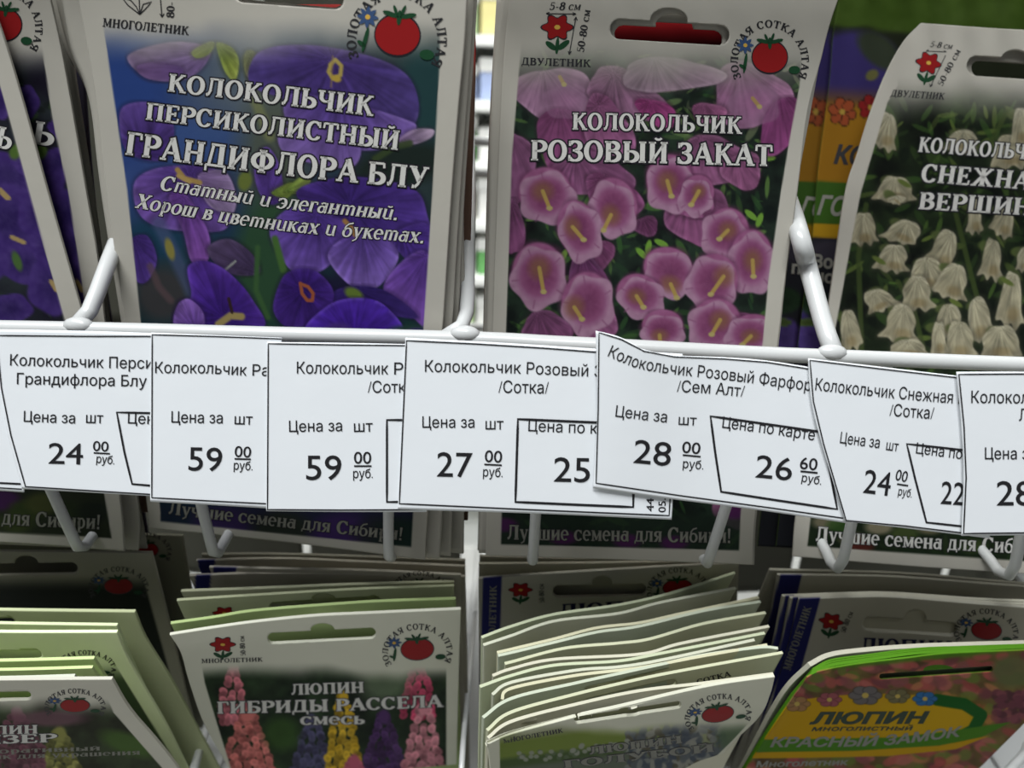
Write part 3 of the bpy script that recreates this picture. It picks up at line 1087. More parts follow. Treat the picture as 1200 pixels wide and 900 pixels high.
# drop wires: from the rail down the front of the packets, then back under them
for (x0, y0, x1, y1) in ((-20, 385, 90, 648), (190, 389, 250, 655), (455, 395, 456, 660), (640, 402, 624, 664), (905, 415, 830, 666), (1040, 421, 984, 672), (1235, 428, 1183, 680)):
    a, b = at(x0, y0, RAIL_Y + 0.001), at(x1, y1, 0.2005)
    mid = a * 0.5 + b * 0.5
    rackpart('basket_wire', tube_mesh('basket_wire', [a, mid, b + [0, 0, 0.006], b + [0, 0.002, 0.0005], b + [0, 0.007, -0.001], b + [0, 0.02, 0.000], b + [0, 0.12, 0.0], b + [0, 0.262, 0.0]], WR))
# back frame
ZB = 1.3 - 0.164
for xx in (-0.30, -0.095, 0.10, 0.34):
    rackpart('back_post', tube_mesh('back_post', [(xx, 0.465, 0.0), (xx, 0.465, 1.52)], 0.006, 12, smooth_path=False))
for zz in (ZB - 0.003, 1.229, 1.247, 1.36, 1.50, 0.955, 0.7, 0.3):
    rackpart('cross_wire', tube_mesh('cross_wire', [(-0.32, 0.462, zz), (0.36, 0.462, zz)], 0.0028, smooth_path=False))
# unseen tray of the tier above, added to shade the upper packets
for k in range(58):
    xx = -0.32 + k * 0.0122
    rackpart('shade_tray_wire', tube_mesh('shade_tray_wire', [(xx, 0.206, 1.343), (xx, 0.30, 1.342), (xx, 0.46, 1.342)], 0.0029, 8, smooth_path=False))
rackpart('shade_tray_rail', tube_mesh('shade_tray_rail', [(-0.33, 0.205, 1.347), (0.40, 0.205, 1.347)], 0.003, smooth_path=False))
# lower basket
ZL = 1.3 - 0.334
for xx in np.linspace(-0.26, 0.30, 15):
    rackpart('basket_floor_wire', tube_mesh('basket_floor_wire', [(xx, 0.17, ZL + 0.05), (xx, 0.185, ZL), (xx, 0.30, ZL), (xx, 0.46, ZL)], WR))
rackpart('lower_blocker_tray', box_mesh('lower_blocker_tray', -0.30, 0.34, 0.172, 0.462, ZL - 0.006, ZL - 0.003, M_WIRE, 0.001))  # solid deck added to hide the bright floor below the gap
rackpart('lower_rail', tube_mesh('lower_rail', [(-0.28, 0.168, ZL + 0.052), (0.32, 0.168, ZL + 0.052)], 0.0022, smooth_path=False))
rackpart('lower_divider_wire', tube_mesh('lower_divider_wire', [at(246, 838, .262), at(240, 860, .24), at(226, 905, .205), at(215, 940, .185), (-.098, .168, ZL + 0.052)], WR))
rackpart('lower_divider_wire', tube_mesh('lower_divider_wire', [at(557, 718, .30), at(553, 760, .27), at(545, 845, .225), at(541, 900, .20), (-.014, .168, ZL + 0.052)], 0.0011))
rackpart('lower_divider_wire', tube_mesh('lower_divider_wire', [at(1205, 872, .24), at(1180, 905, .215), (.118, .168, ZL + 0.052)], WR))
for xx in (-0.27, 0.31):
    rackpart('side_arm', tube_mesh('side_arm', [(xx, 0.168, ZL + 0.052), (xx, 0.3, ZL + 0.05), (xx, 0.465, ZL + 0.05)], 0.0028, smooth_path=False))

# ================================================================== pictures on the packets


def tone(c, f):
    return tuple(min(255, x * f) for x in c)


def framed(xl, xr, yb, y0, y1):
    """mask of the printed picture: xl/xr edge polylines as (y,x) tables, bottom line, and the fade at the top"""
    def f(X, Y):
        l = np.interp(Y, [p[1] for p in xl], [p[0] for p in xl])
        r = np.interp(Y, [p[1] for p in xr], [p[0] for p in xr])
        b = np.interp(X, [p[0] for p in yb], [p[1] for p in yb])
        m = np.clip((X - l) / 1.3 + 0.5, 0, 1) * np.clip((r - X) / 1.3 + 0.5, 0, 1) * np.clip((b - Y) / 1.3 + 0.5, 0, 1)
        return m, m * sm(y0, y1, Y + 14 * (fbm(X, Y, 40, 2, 5) - 0.5))
    return f


def compose(cv, mask, draw, under, dim=None):
    sub = Canvas(cv.X, cv.Y, under)
    draw(sub)
    m, mf = mask(cv.X, cv.Y)
    cv.mix(np.arange(len(cv.X)), mf, sub.C * (dim or DIM))


def pink_picture(c):
    X, Y = c.X, c.Y
    n = fbm(X, Y, 26, 4, 1)
    c.C = np.array([30, 40, 34]) + (n[:, None] - 0.4) * np.array([45, 75, 48])
    c.foliage((20, 28, 26), [(88, 136, 62), (60, 100, 52), (110, 150, 74), (44, 74, 46)], 620, (585, 60, 935, 650), 11, 4, 14)
    c.foliage((30, 40, 30), [(120, 146, 92), (96, 128, 70), (140, 150, 110)], 110, (690, 75, 940, 165), 12, 5, 15)
    for (x, y) in ((760, 290), (770, 300), (752, 297), (775, 285), (722, 205), (735, 212), (880, 252), (890, 258), (900, 185), (660, 300)):
        c.ell(x, y, 9, 3.6, (126, 178, 66), (x * 7) % 180, 0.3)
    A, B, D = (196, 124, 172), (150, 78, 124), (110, 56, 92)
    # far petals, no throat in view
    for (x, y, rx, ry, a, col) in ((650, 112, 46, 34, 10, (200, 150, 186)), (668, 165, 40, 40, 20, (170, 92, 146)), (735, 112, 52, 26, 25, (196, 138, 178)),
                                   (712, 150, 40, 26, 60, (186, 112, 162)), (690, 205, 52, 26, 5, (178, 108, 158)), (604, 195, 22, 42, 0, (178, 112, 160)),
                                   (718, 232, 36, 24, 30, (158, 86, 136)), (602, 268, 13, 32, 0, (160, 92, 142)), (880, 112, 46, 38, 10, (196, 134, 178)), (920, 145, 24, 40, 40, (172, 84, 148)),
                                   (835, 190, 46, 30, 0, (176, 108, 154)), (785, 88, 60, 20, 0, (196, 160, 184)), (820, 255, 38, 34, 0, (168, 98, 146)), (808, 232, 30, 24, 0, (150, 84, 128)),
                                   (700, 300, 18, 22, 30, (140, 76, 120)), (757, 265, 15, 12, 0, (120, 64, 104)), (688, 322, 20, 26, -40, (130, 70, 120)), (640, 385, 30, 20, 0, (150, 88, 134)),
                                   (770, 132, 26, 14, 30, (190, 80, 150)), (830, 132, 20, 12, 0, (178, 104, 150)), (870, 200, 24, 22, 0, (174, 104, 150)),
                                   (862, 385, 26, 22, 0, (150, 80, 130)), (700, 378, 26, 22, -30, (168, 100, 146))):
        c.petal(blob(x, y, rx, ry, a, 13, 3, 0.13, x), tone(col, .74), tone(col, .96), (x - rx * .3, y - ry), 16, int(x) % 13)
    # bells looking at the viewer: rim, throat, yellow style
    bells = [(641, 232, 33, 31, 0, (636, 224, 644, 244)), (718, 246, 27, 34, -20, (716, 252, 707, 270)), (681, 273, 25, 35, -10, (671, 266, 684, 281)),
             (786, 218, 29, 32, 5, (782, 212, 787, 230)), (815, 232, 20, 22, 0, (819, 224, 810, 240)), (848, 276, 27, 29, 0, (853, 270, 843, 280)),
             (881, 310, 27, 36, 0, (882, 305, 883, 324)), (632, 326, 33, 37, 0, (632, 314, 637, 342)), (690, 358, 30, 36, 15, (673, 360, 682, 374)),
             (786, 322, 32, 27, 20, (786, 333, 793, 349)), (752, 350, 28, 24, 15, (746, 347, 754, 360)), (833, 334, 30, 33, 0, (848, 324, 833, 345)),
             (777, 389, 26, 20, 0, (773, 393, 774, 404)), (836, 384, 31, 30, 0, (844, 375, 834, 392)), (878, 394, 29, 22, 0, (880, 394, 870, 404)),
             (662, 120, 26, 20, 10, (656, 90, 661, 99)), (884, 122, 30, 26, 10, (882, 115, 890, 125))]
    for (x, y, rx, ry, a, stl) in bells:
        if y < 130:
            c.ell(x, y, rx, ry, (176, 130, 164), a, 0.1, 0.5, 5, 0.07, x, shade=(186, 124, 168))
            c.stroke([stl[:2], stl[2:]], 2.2, (206, 176, 92), 1.2, .8)
            c.ell(stl[2], stl[3], 3.2, 2.6, (214, 196, 128), 0, 0.4)
            continue
        dx, dy = stl[0] - stl[2], stl[1] - stl[3]
        L = math.hypot(dx, dy)
        dx, dy = dx / L, dy / L
        c.ell(x + dx * 5, y + dy * 7, rx * 1.02, ry * 1.0, D, a, 0.2, 0.7, 5, 0.05, x)
        c.ell(x + dx * 7, y + dy * 8, rx * 0.92, ry * 0.92, (176, 104, 150), a, 0.1, 1, shade=(156, 84, 130))
        c.ell(x, y, rx, ry, (198, 150, 180), a, 0.07, 1, 5, 0.085, x, shade=(176, 110, 152))
        for k in range(5):
            th = (k + .5) * 1.2566 + x
            c.stroke([(x + rx * .72 * math.cos(th), y + ry * .72 * math.sin(th)), (x + rx * .97 * math.cos(th), y + ry * .97 * math.sin(th))], 0.9, (150, 88, 128), 1.5, .6)
        c.ell(x + dx * 2, y + dy * 3, rx * 0.74, ry * 0.72, (170, 100, 146), a, 0.35, 0.9)
        c.ell(x + dx * 2, y + dy * 4, rx * 0.60, ry * 0.60, (152, 80, 124), a, 0.45, 0.9, shade=(132, 66, 106))
        c.ell(stl[0], stl[1], rx * 0.36, ry * 0.34, (150, 104, 76), a, 0.9, 0.75)
        c.stroke([stl[:2], stl[2:]], 2.3, (200, 168, 92), 1.2)
        c.ell(stl[2], stl[3], 3.8, 2.8, (206, 190, 120), 0, 0.4)
    # behind the price tags and down to the slogan
    for k in range(16):
        x, y = 600 + (k * 67) % 270, 425 + (k * 41) % 165
        c.ell(x, y, 30, 30, A, 0, 0.08, 1, 5, 0.07, k, shade=B)
        c.ell(x, y, 18, 17, (128, 66, 106), 0, 0.3, 0.8)
    lo = np.nonzero(Y > 590)[0]
    c.mix(lo, sm(590, 612, Y[lo]) * 0.8, (44, 60, 48))
    for (x, y) in ((862, 600), (735, 634), (660, 630), (590, 615), (790, 636)):
        c.ell(x, y, 16, 8, (104, 42, 110), 0, 0.6, 0.8)


def blue_picture(c):
    X, Y = c.X, c.Y
    n = fbm(X, Y, 60, 4, 2)
    t = sm(130, 500, X)[:, None]
    c.C = (1 - t) * np.array([54, 80, 146]) + t * np.array([44, 60, 62]) + (n[:, None] - 0.5) * 40
    lowm = sm(210, 330, Y)
    c.mix(np.arange(len(X)), lowm * 0.85, np.array([26, 62, 62]))
    E = lambda x, y, rx, ry, col, a=0, s=0.10, op=1.0, sh=0.75, lb=0, am=0.0: c.ell(x, y, rx, ry, col, a, s, op, lb, am, x, shade=tone(col, sh))

    def W(pts, base, tip, org, rim=16, seed=1, op=1.0):
        c.petal(pts, tone(base, 1.6), tone(tip, 1.6), org, rim, seed, 1.6, op)
    c.ell(300, 90, 80, 60, (120, 132, 138), 0, 0.9, 0.8)
    c.ell(148, 110, 44, 66, (50, 80, 156), 0, 0.8, 0.85)
    c.ell(250, 165, 90, 26, (70, 100, 164), 10, 0.8, 0.7)
    c.ell(320, 180, 40, 70, (98, 104, 78), 5, 0.9, 0.8)
    c.stroke([(290, 70), (300, 120), (316, 160)], 6, (140, 146, 96), 6, 0.8)
    c.ell(500, 110, 34, 60, (40, 76, 78), 0, 0.6, 0.9)
    c.ell(470, 195, 60, 24, (34, 46, 40), -12, 0.5, 0.9)
    c.ell(320, 300, 44, 80, (52, 88, 56), 8, 0.5, 0.9)
    c.ell(180, 280, 40, 26, (28, 70, 96), -30, 0.6, 0.8)
    c.ell(190, 345, 34, 34, (74, 66, 66), 20, 0.7, 0.8)
    c.ell(395, 350, 30, 30, (30, 28, 60), 0, 0.6, 0.9)
    # leaves and buds
    W([(149, 67), (180, 53), (216, 49), (247, 58), (233, 84), (207, 95), (171, 91)], (78, 62, 96), (98, 82, 110), (247, 60), 14, 3)
    W([(160, 78), (186, 72), (214, 80), (205, 94), (172, 92)], (58, 42, 76), (84, 62, 100), (230, 80), 8, 4, .8)
    W([(225, 60), (245, 49), (252, 52), (244, 64), (230, 68)], (74, 84, 46), (92, 102, 52), (250, 50), 10, 5)
    W([(254, 50), (272, 56), (280, 72), (276, 94), (266, 88), (258, 70)], (70, 84, 34), (104, 112, 52), (256, 52), 14, 6)
    W([(288, 60), (300, 62), (302, 84), (292, 92), (286, 78)], (70, 76, 50), (98, 98, 66), (296, 60), 8, 7)
    # the big dark bell at the top
    W([(291, 84), (309, 58), (367, 53), (438, 67), (478, 89), (491, 124), (482, 151), (456, 158), (411, 147), (340, 118), (300, 104)], (46, 34, 78), (60, 48, 98), (390, 70), 14, 8)
    W([(336, 112), (400, 118), (470, 138), (488, 150), (462, 172), (400, 176), (345, 160)], (52, 38, 88), (80, 62, 112), (400, 100), 18, 9)
    W([(330, 152), (372, 150), (420, 168), (412, 196), (360, 190), (330, 176)], (62, 46, 92), (86, 68, 116), (400, 130), 10, 10)
    W([(462, 168), (484, 152), (508, 152), (504, 162), (482, 170)], (78, 62, 88), (110, 96, 112), (462, 168), 16, 11)
    c.stroke([(440, 186), (462, 172), (480, 168)], 4, (66, 84, 48), 3, .9)
    # left violet petal
    W([(140, 133), (158, 120), (189, 124), (204, 151), (193, 187), (149, 178)], (44, 30, 76), (62, 46, 96), (170, 180), 12, 12)
    # pale flower in the middle
    W([(158, 213), (189, 196), (247, 196), (273, 222), (269, 262), (247, 272), (189, 267), (162, 249)], (52, 36, 84), (78, 56, 112), (222, 208), 16, 13)
    W([(232, 206), (262, 200), (276, 226), (272, 250), (244, 240)], (84, 66, 100), (104, 88, 116), (222, 208), 16, 14)
    W([(198, 232), (216, 226), (240, 262), (247, 290), (240, 310), (224, 306), (214, 270)], (66, 40, 92), (92, 56, 116), (216, 230), 14, 15)
    W([(298, 190), (312, 172), (326, 190), (332, 228), (318, 240), (302, 222)], (50, 34, 84), (70, 50, 108), (314, 236), 12, 16)
    W([(318, 226), (340, 214), (346, 220), (336, 232)], (70, 84, 36), (92, 104, 46), (320, 228), 6, 17)
    W([(334, 224), (352, 208), (364, 212), (352, 226)], (76, 92, 40), (96, 108, 50), (336, 224), 6, 18)
    c.ell(287, 212, 8, 12, (120, 134, 62), 10, 0.5)
    # right violet petals
    W([(349, 222), (411, 207), (482, 220), (500, 249), (498, 286), (411, 270), (367, 250)], (40, 26, 76), (56, 38, 98), (410, 240), 10, 19)
    W([(318, 264), (350, 242), (413, 266), (386, 311), (349, 322), (322, 290)], (50, 34, 88), (78, 58, 120), (372, 250), 16, 20)
    W([(384, 300), (411, 276), (458, 280), (466, 306), (440, 338), (411, 335)], (56, 40, 92), (88, 68, 126), (425, 270), 20, 21)
    W([(460, 276), (500, 262), (502, 306), (478, 306)], (44, 28, 82), (54, 36, 96), (470, 270), 8, 22)
    W([(449, 340), (476, 302), (503, 300), (500, 380), (486, 374)], (60, 38, 96), (88, 58, 122), (500, 300), 18, 23)
    W([(388, 352), (404, 336), (450, 340), (490, 372), (440, 366)], (30, 20, 64), (38, 26, 74), (420, 340), 6, 24)
    # lower petals
    W([(152, 284), (172, 276), (184, 304), (172, 330), (158, 326)], (42, 28, 76), (56, 38, 96), (156, 280), 8, 25)
    c.stroke([(186, 262), (205, 300), (228, 348)], 8, (92, 104, 150), 7, 0.6)
    c.ell(199, 292, 5, 13, (160, 150, 76), -15, 0.5)
    c.stroke([(176, 312), (186, 336), (200, 352)], 4, (110, 86, 90), 4, .7)
    W([(244, 289), (269, 280), (296, 298), (304, 320), (273, 322), (251, 308)], (40, 32, 52), (62, 50, 76), (304, 320), 10, 26)
    c.stroke([(262, 318), (276, 306)], 1.3, (180, 184, 176), 0.8, 0.9)
    W([(220, 313), (242, 306), (269, 320), (296, 351), (306, 386), (211, 386), (209, 356), (224, 347)], (38, 20, 80), (62, 36, 112), (262, 372), 14, 27)
    W([(206, 362), (220, 350), (238, 366), (236, 388), (206, 388)], (66, 44, 98), (92, 66, 124), (230, 388), 14, 28)
    c.stroke([(256, 380), (270, 370), (283, 371)], 4.2, (190, 168, 104), 2.5)
    c.stroke([(268, 350), (272, 366)], 1.8, (60, 40, 40), 1.2)
    c.stroke([(302, 290), (300, 340), (314, 372)], 3, (66, 106, 60), 3)
    c.stroke([(322, 280), (332, 316)], 4, (80, 122, 58), 3)
    W([(322, 348), (336, 320), (367, 316), (391, 342), (378, 374), (340, 384), (322, 369)], (34, 18, 70), (48, 28, 92), (356, 340), 10, 29)
    c.stroke([(352, 332), (354, 344), (360, 352), (366, 352), (367, 344), (361, 336), (353, 333)], 2.0, (180, 96, 62), 1.4)
    c.ell(415, 345, 12, 7, (110, 136, 54), 30, 0.5)
    W([(360, 392), (384, 358), (420, 349), (451, 358), (468, 392)], (42, 20, 96), (54, 30, 116), (415, 400), 26, 30)
    c.ell(480, 390, 26, 9, (44, 76, 68), 0, 0.6)
    # styles
    c.stroke([(388, 75), (385, 84), (390, 92), (399, 88), (400, 77), (393, 70), (387, 76)], 2.3, (206, 182, 96), 1.6)
    c.stroke([(390, 66), (388, 102)], 1, (180, 150, 90), 1.2, 0.6)
    c.ell(394, 92, 6, 4, (216, 184, 76), 20, 0.5)
    c.stroke([(208, 199), (216, 209), (234, 214)], 3.0, (196, 160, 92), 2)
    c.stroke([(209, 206), (222, 213)], 2.6, (210, 176, 104), 2)
    c.stroke([(404, 259), (411, 266), (416, 275)], 2.8, (186, 136, 82), 2)
    # hidden middle and slogan strip
    for k in range(18):
        x, y = 180 + (k * 61) % 320, 410 + (k * 37) % 170
        E(x, y, 40, 30, (86, 56, 150), k * 20, 0.15)
    lo = np.nonzero(Y > 585)[0]
    c.mix(lo, sm(585, 600, Y[lo]) * 0.8, (52, 46, 84))
    for (x, col) in ((200, (34, 52, 70)), (260, (70, 48, 106)), (330, (52, 62, 44)), (400, (84, 52, 126)), (450, (48, 56, 54)), (475, (36, 60, 50))):
        c.ell(x, 612 + (x - 190) * 0.06, 34, 22, col, 0, 0.6, 0.8)


def white_picture(c):
    X, Y = c.X, c.Y
    n = fbm(X, Y, 30, 4, 4)
    c.C = np.array([28, 38, 24]) + (n[:, None] - 0.45) * np.array([50, 72, 34])
    c.foliage((16, 24, 18), [(84, 116, 50), (60, 92, 40), (116, 138, 62), (50, 70, 36)], 520, (975, 120, 1300, 660), 21, 4, 15)
    for p in (((1010, 420), (1006, 300), (1015, 240)), ((1085, 420), (1070, 360), (1052, 330)), ((1165, 420), (1140, 330), (1120, 250)), ((1040, 180), (1020, 120)), ((1160, 170), (1180, 130))):
        c.stroke(p, 3, (74, 92, 44), 2, 0.8)
    W = (196, 190, 164)
    for (x, y, rx, ry, a) in ((1038, 154, 15, 22, 15), (1048, 222, 24, 15, 5), (1012, 269, 16, 19, 0), (1058, 272, 24, 14, 25), (1046, 303, 20, 16, 10), (1106, 294, 17, 24, 25),
                              (1086, 322, 24, 19, 0), (1116, 330, 20, 22, 20), (1162, 305, 14, 24, 8), (1142, 255, 10, 20, 0), (1176, 260, 14, 18, 20), (1030, 352, 20, 13, -25), (1075, 345, 20, 20, 0),
                              (1056, 380, 22, 22, 10), (1112, 376, 17, 20, 0), (1148, 376, 17, 26, -15), (1124, 400, 20, 22, 0), (1185, 352, 16, 32, 8), (1172, 402, 26, 20, 0), (996, 388, 14, 24, -10),
                              (1064, 408, 24, 10, 0), (1128, 166, 20, 13, 10), (1185, 178, 26, 20, 0), (1196, 150, 12, 22, 0), (1100, 398, 10, 20, 0), (1200, 305, 10, 14, 0),
                              (1050, 234, 12, 5, 40), (1240, 300, 20, 24, 0), (1262, 220, 24, 20, 20), (1230, 380, 20, 26, 0)):
        c.ell(x - 6, y - ry * 0.7, 10, 6, (96, 112, 58), a, 0.4, 0.9)
        ca, sa = math.cos(R(a)), math.sin(R(a))
        jit = random.Random(int(x * 7 + y))
        pts = [(px_ * jit.uniform(.88, 1.1), py_ * jit.uniform(.92, 1.06)) for px_, py_ in ((-.45, -.95), (0, -1.05), (.45, -.95), (.78, -.3), (.82, .3), (1.08, .72), (.72, .80), (.45, 1.04), (.1, .82), (-.25, 1.04), (-.6, .82), (-1.04, .84), (-.82, .3), (-.78, -.3))]
        c.petal([(x + (q[0] * ca - q[1] * sa) * rx, y + (q[0] * sa + q[1] * ca) * ry) for q in pts], (186, 180, 150), (166, 158, 128), (x + sa * ry, y - ca * ry), 18, int(x) % 17)
        c.ell(x + 2, y + ry * 0.5, rx * 0.42, ry * 0.26, (150, 128, 84), a, 0.8, 0.5)
    for (x, y) in ((1060, 215), (1030, 305), (1120, 355), (1180, 330)):
        c.ell(x, y, 9, 3, (110, 126, 60), 30, 0.4)
    for k in range(20):
        x, y = 960 + (k * 59) % 260, 440 + (k * 31) % 150
        c.ell(x, y, 20, 22, W, k * 30, 0.1, 1, 5, 0.09, k, shade=(176, 168, 140))
    lo = np.nonzero(Y > 596)[0]
    c.mix(lo, sm(596, 606, Y[lo]) * 0.75, (34, 50, 30))
    for (x, y, col) in ((968, 612, (150, 140, 112)), (1000, 632, (140, 128, 100)), (1030, 618, (172, 160, 130)), (1060, 626, (80, 96, 48)), (1090, 618, (140, 130, 100)), (1008, 640, (110, 46, 40)), (1140, 640, (70, 90, 44)), (985, 616, (60, 96, 40))):
        c.ell(x, y, 16, 8, col, 0, 0.6, 0.85)


def violet_picture(c, dx=0, seed=31):
    X, Y = c.X, c.Y
    n = fbm(X, Y, 34, 4, 6)
    c.C = np.array([38, 40, 50]) + (n[:, None] - 0.45) * np.array([40, 60, 40])
    c.foliage((24, 30, 28), [(56, 82, 44), (74, 104, 56)], 160, (-220, 90, 140, 400), seed, 5, 14)
    for (x, y, rx, ry, a) in ((10, 205, 40, 24, 20), (8, 258, 56, 40, 0), (50, 250, 30, 30, 0), (30, 310, 40, 22, 10), (62, 335, 30, 34, 0), (12, 362, 26, 18, 0), (-40, 300, 50, 40, 0), (60, 290, 26, 20, 30),
                              (-60, 220, 40, 40, 0), (0, 120, 16, 20, 0), (40, 190, 26, 16, 0), (70, 215, 20, 24, 0), (46, 150, 20, 14, 0)):
        c.ell(x + dx, y, rx, ry, (80, 56, 136), a, 0.12, 1, 5, 0.06, x, shade=(56, 40, 104))
    for p in (((0, 222), (10, 232)), ((14, 278), (28, 284)), ((60, 330), (66, 340)), ((2, 226), (8, 232))):
        c.stroke([(q[0] + dx, q[1]) for q in p], 2.6, (196, 168, 110), 1.6)
    c.ell(20 + dx, 306, 5, 12, (84, 120, 62), -20, 0.5)
    c.ell(18 + dx, 178, 7, 9, (92, 124, 54), 20, 0.5)
    c.ell(64 + dx, 172, 8, 6, (92, 128, 54), 20, 0.5)
    lo = np.nonzero(Y > 570)[0]
    c.mix(lo, sm(560, 580, Y[lo]) * 0.9, (52, 60, 42))
    for (x, y, col) in ((4, 586, (84, 44, 100)), (30, 598, (66, 82, 44)), (80, 600, (50, 62, 40)), (50, 590, (90, 96, 54)), (110, 600, (40, 48, 40)), (20, 612, (74, 88, 48))):
        c.ell(x, y, 20, 12, col, 0, 0.6, 0.9)


# ================================================================== upper packets
def dxy(P, dx, dy=0.0, dxb=None, dyb=None):
    """shift a polyline, with another shift at its lower end"""
    y0, y1 = P[0][1], P[-1][1]
    out = []
    for i, (x, y) in enumerate(P):
        t = i / max(1, len(P) - 1)
        out.append((x + dx + ((dxb if dxb is not None else dx) - dx) * t, y + dy + ((dyb if dyb is not None else dy) - dy) * t))
    return out


GT = 'upper row seed packets'


def packet(name, S, nu, nv, label, paint=None, slots=(), th=0.0008, group=GT, cat='seed packet', **k):
    o = sheet(name, S, nu, nv, th, paint, slots, **k)
    tag(o, label, cat, group)
    return o


# --- pink bellflower packet
pkL = [(598, -12), (588, 100), (580, 300), (577, 390), (569, 651)]
pkR = [(986, -12), (972, 30), (962, 70), (946, 132), (934, 225), (919, 335), (911, 405), (886, 595), (882, 662)]
S_pink = Coons([(598, -12), (790, -14), (986, -12)], [(569, 651), (725, 656), (882, 662)], pkL, pkR, 0.2300, 0.154)
pink_slot = slot_sdf(727, 34, 843, 41, 12, (784, 24, 22, 15))
pink_mask = framed([(612, 0), (611, 50), (600, 182), (593, 390), (587, 640)], [(945, 0), (937, 100), (925, 165), (915, 225), (900, 332), (894, 400), (868, 600), (866, 645)], [(587, 638), (866, 645)], 45, 118)
pk = packet('seed_packet', S_pink, 290, 500, 'pink bellflower seed packet with white two line title, front of the middle stack',
            lambda cv: compose(cv, pink_mask, pink_picture, (150, 150, 140)), [pink_slot])
pk.name = 'seed_packet'
serif_text(S_pink, pk, 'КОЛОКОЛЬЧИК', [(670, 152), (770, 154), (869, 157)], 20, outline=M_BLACK, name='title_lettering', od=0.075)
serif_text(S_pink, pk, 'РОЗОВЫЙ ЗАКАТ', [(621, 188), (760, 191), (905, 195)], [24, 25, 25], outline=M_BLACK, name='title_lettering', od=0.075)
serif_text(S_pink, pk, 'Лучшие семена для Сибири!', [(594, 632), (725, 634), (857, 636)], 17, fill=M_CREAM, name='slogan_lettering', outline=M_BLACK, od=0.04)
emblem(S_pink, pk, 902, 66, 40)
flower_icon(S_pink, pk, 653, 32, 17.5, 0.95)
serif_text(S_pink, pk, '5-8 см', [(643, 11.5), (680, 12)], 9, fill=M_INK, name='size_lettering', slant=0.2)
serif_text(S_pink, pk, '50-80 см', [(684, 62), (692, 12)], 8.5, fill=M_INK, name='size_lettering')
serif_text(S_pink, pk, 'ДВУЛЕТНИК', [(611, 76), (692, 78.5)], 8.6, fill=M_INK, name='size_lettering')
line_px(S_pink, pk, [[(640, 16), (675, 16.5)], [(675, 20), (667, 64)], [(640, 16), (644, 14.4)], [(640, 16), (644, 17.8)], [(675, 16.5), (671, 14.8)], [(675, 16.5), (671, 18)], [(667, 64), (666, 60)], [(667, 64), (669.5, 60)], [(675, 20), (672.5, 24)], [(675, 20), (676.5, 24)]], 1.1, name='size_arrows')

S2 = Coons(dxy([(598, -12), (986, -12)], -10, 2), [(561, 648), (720, 654), (884, 660)], [(588, -10), (577, 100), (572, 300), (570, 390), (561, 648)], dxy(pkR, -1, 0, 2, 0), 0.2320, 0.154)
p2 = packet('seed_packet', S2, 80, 120, 'grey edged packet showing just behind the pink bellflower packet', None, [slot_sdf(731, 40, 836, 46, 11, (790, 30, 22, 15))])
for i, (dx, lab) in enumerate(((-6, 'third'), (-3, 'fourth'), (-8, 'fifth'))):
    Sx = Coons([(590 + dx, -6), (975, -6)], [(562 + dx * .3, 645), (882 - i * 3, 656)], [(590 + dx, -6), (576 + dx * .6, 200), (562 + dx * .3, 645)], [(975, -6), (903 - i, 400), (882 - i * 3, 656)], 0.2355 + i * 0.003, 0.154)
    packet('seed_packet', Sx, 50, 60, 'pale packet %s back in the pink bellflower stack' % lab, None, [slot_sdf(718, 38, 846, 44, 15, None)], group=GT)
S_red = Coons([(585, -40), (960, -40)], [(566, 640), (880, 650)], [(585, -40), (566, 640)], [(960, -40), (880, 650)], 0.247, 0.154)
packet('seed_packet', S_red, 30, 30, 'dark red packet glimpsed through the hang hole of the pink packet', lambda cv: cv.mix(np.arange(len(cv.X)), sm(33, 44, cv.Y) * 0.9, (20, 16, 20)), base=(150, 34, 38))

# --- blue bellflower packet
blL = [(80, -75), (92, 0), (112, 112), (125, 225), (146, 378), (172, 590), (174, 619)]
blR = [(552, -55), (547, 0), (544, 50), (537, 125), (529, 225), (518, 390), (501, 602), (498, 656)]
S_blue = Coons([(80, -75), (320, -68), (552, -55)], [(174, 619), (340, 636), (498, 656)], blL, blR, 0.1985, 0.0, -0.17)
blue_mask = framed([(112, -40), (120, 22), (135, 125), (149, 222), (165, 377), (188, 600)], [(517, -40), (515, 75), (507, 220), (496, 390), (484, 602), (482, 640)], [(188, 611), (482, 641)], 18, 82)
bk = packet('seed_packet', S_blue, 300, 500, 'blue violet bellflower seed packet with the largest white title, front of its stack',
            lambda cv: compose(cv, blue_mask, blue_picture, (120, 126, 140)), [slot_sdf(285, -8, 392, 0, 11, (340, -18, 22, 14))])
serif_text(S_blue, bk, 'КОЛОКОЛЬЧИК', [(196, 107), (316, 121), (437, 136)], [21, 22, 23.5], outline=M_BLACK, name='title_lettering', od=0.07)
serif_text(S_blue, bk, 'ПЕРСИКОЛИСТНЫЙ', [(170, 140), (318, 158), (467, 176)], [20, 21.5, 23], outline=M_BLACK, name='title_lettering', od=0.07)
serif_text(S_blue, bk, 'ГРАНДИФЛОРА БЛУ', [(146, 181), (320, 204), (501, 222)], [27, 27, 26], outline=M_BLACK, name='title_lettering', od=0.065)
serif_text(S_blue, bk, 'Статный и элегантный.', [(186, 222), (320, 243), (466, 258)], 17, outline=M_BLACK, name='caption_lettering', od=0.05, cursive=True, slant=0.2)
serif_text(S_blue, bk, 'Хорош в цветниках и букетах.', [(157, 243), (320, 269), (497, 285)], 17, outline=M_BLACK, name='caption_lettering', od=0.05, cursive=True, slant=0.2)
serif_text(S_blue, bk, 'Лучшие семена для Сибири!', [(197, 602), (335, 618), (472, 633)], 15, fill=M_CREAM, name='slogan_lettering', outline=M_BLACK, od=0.04)
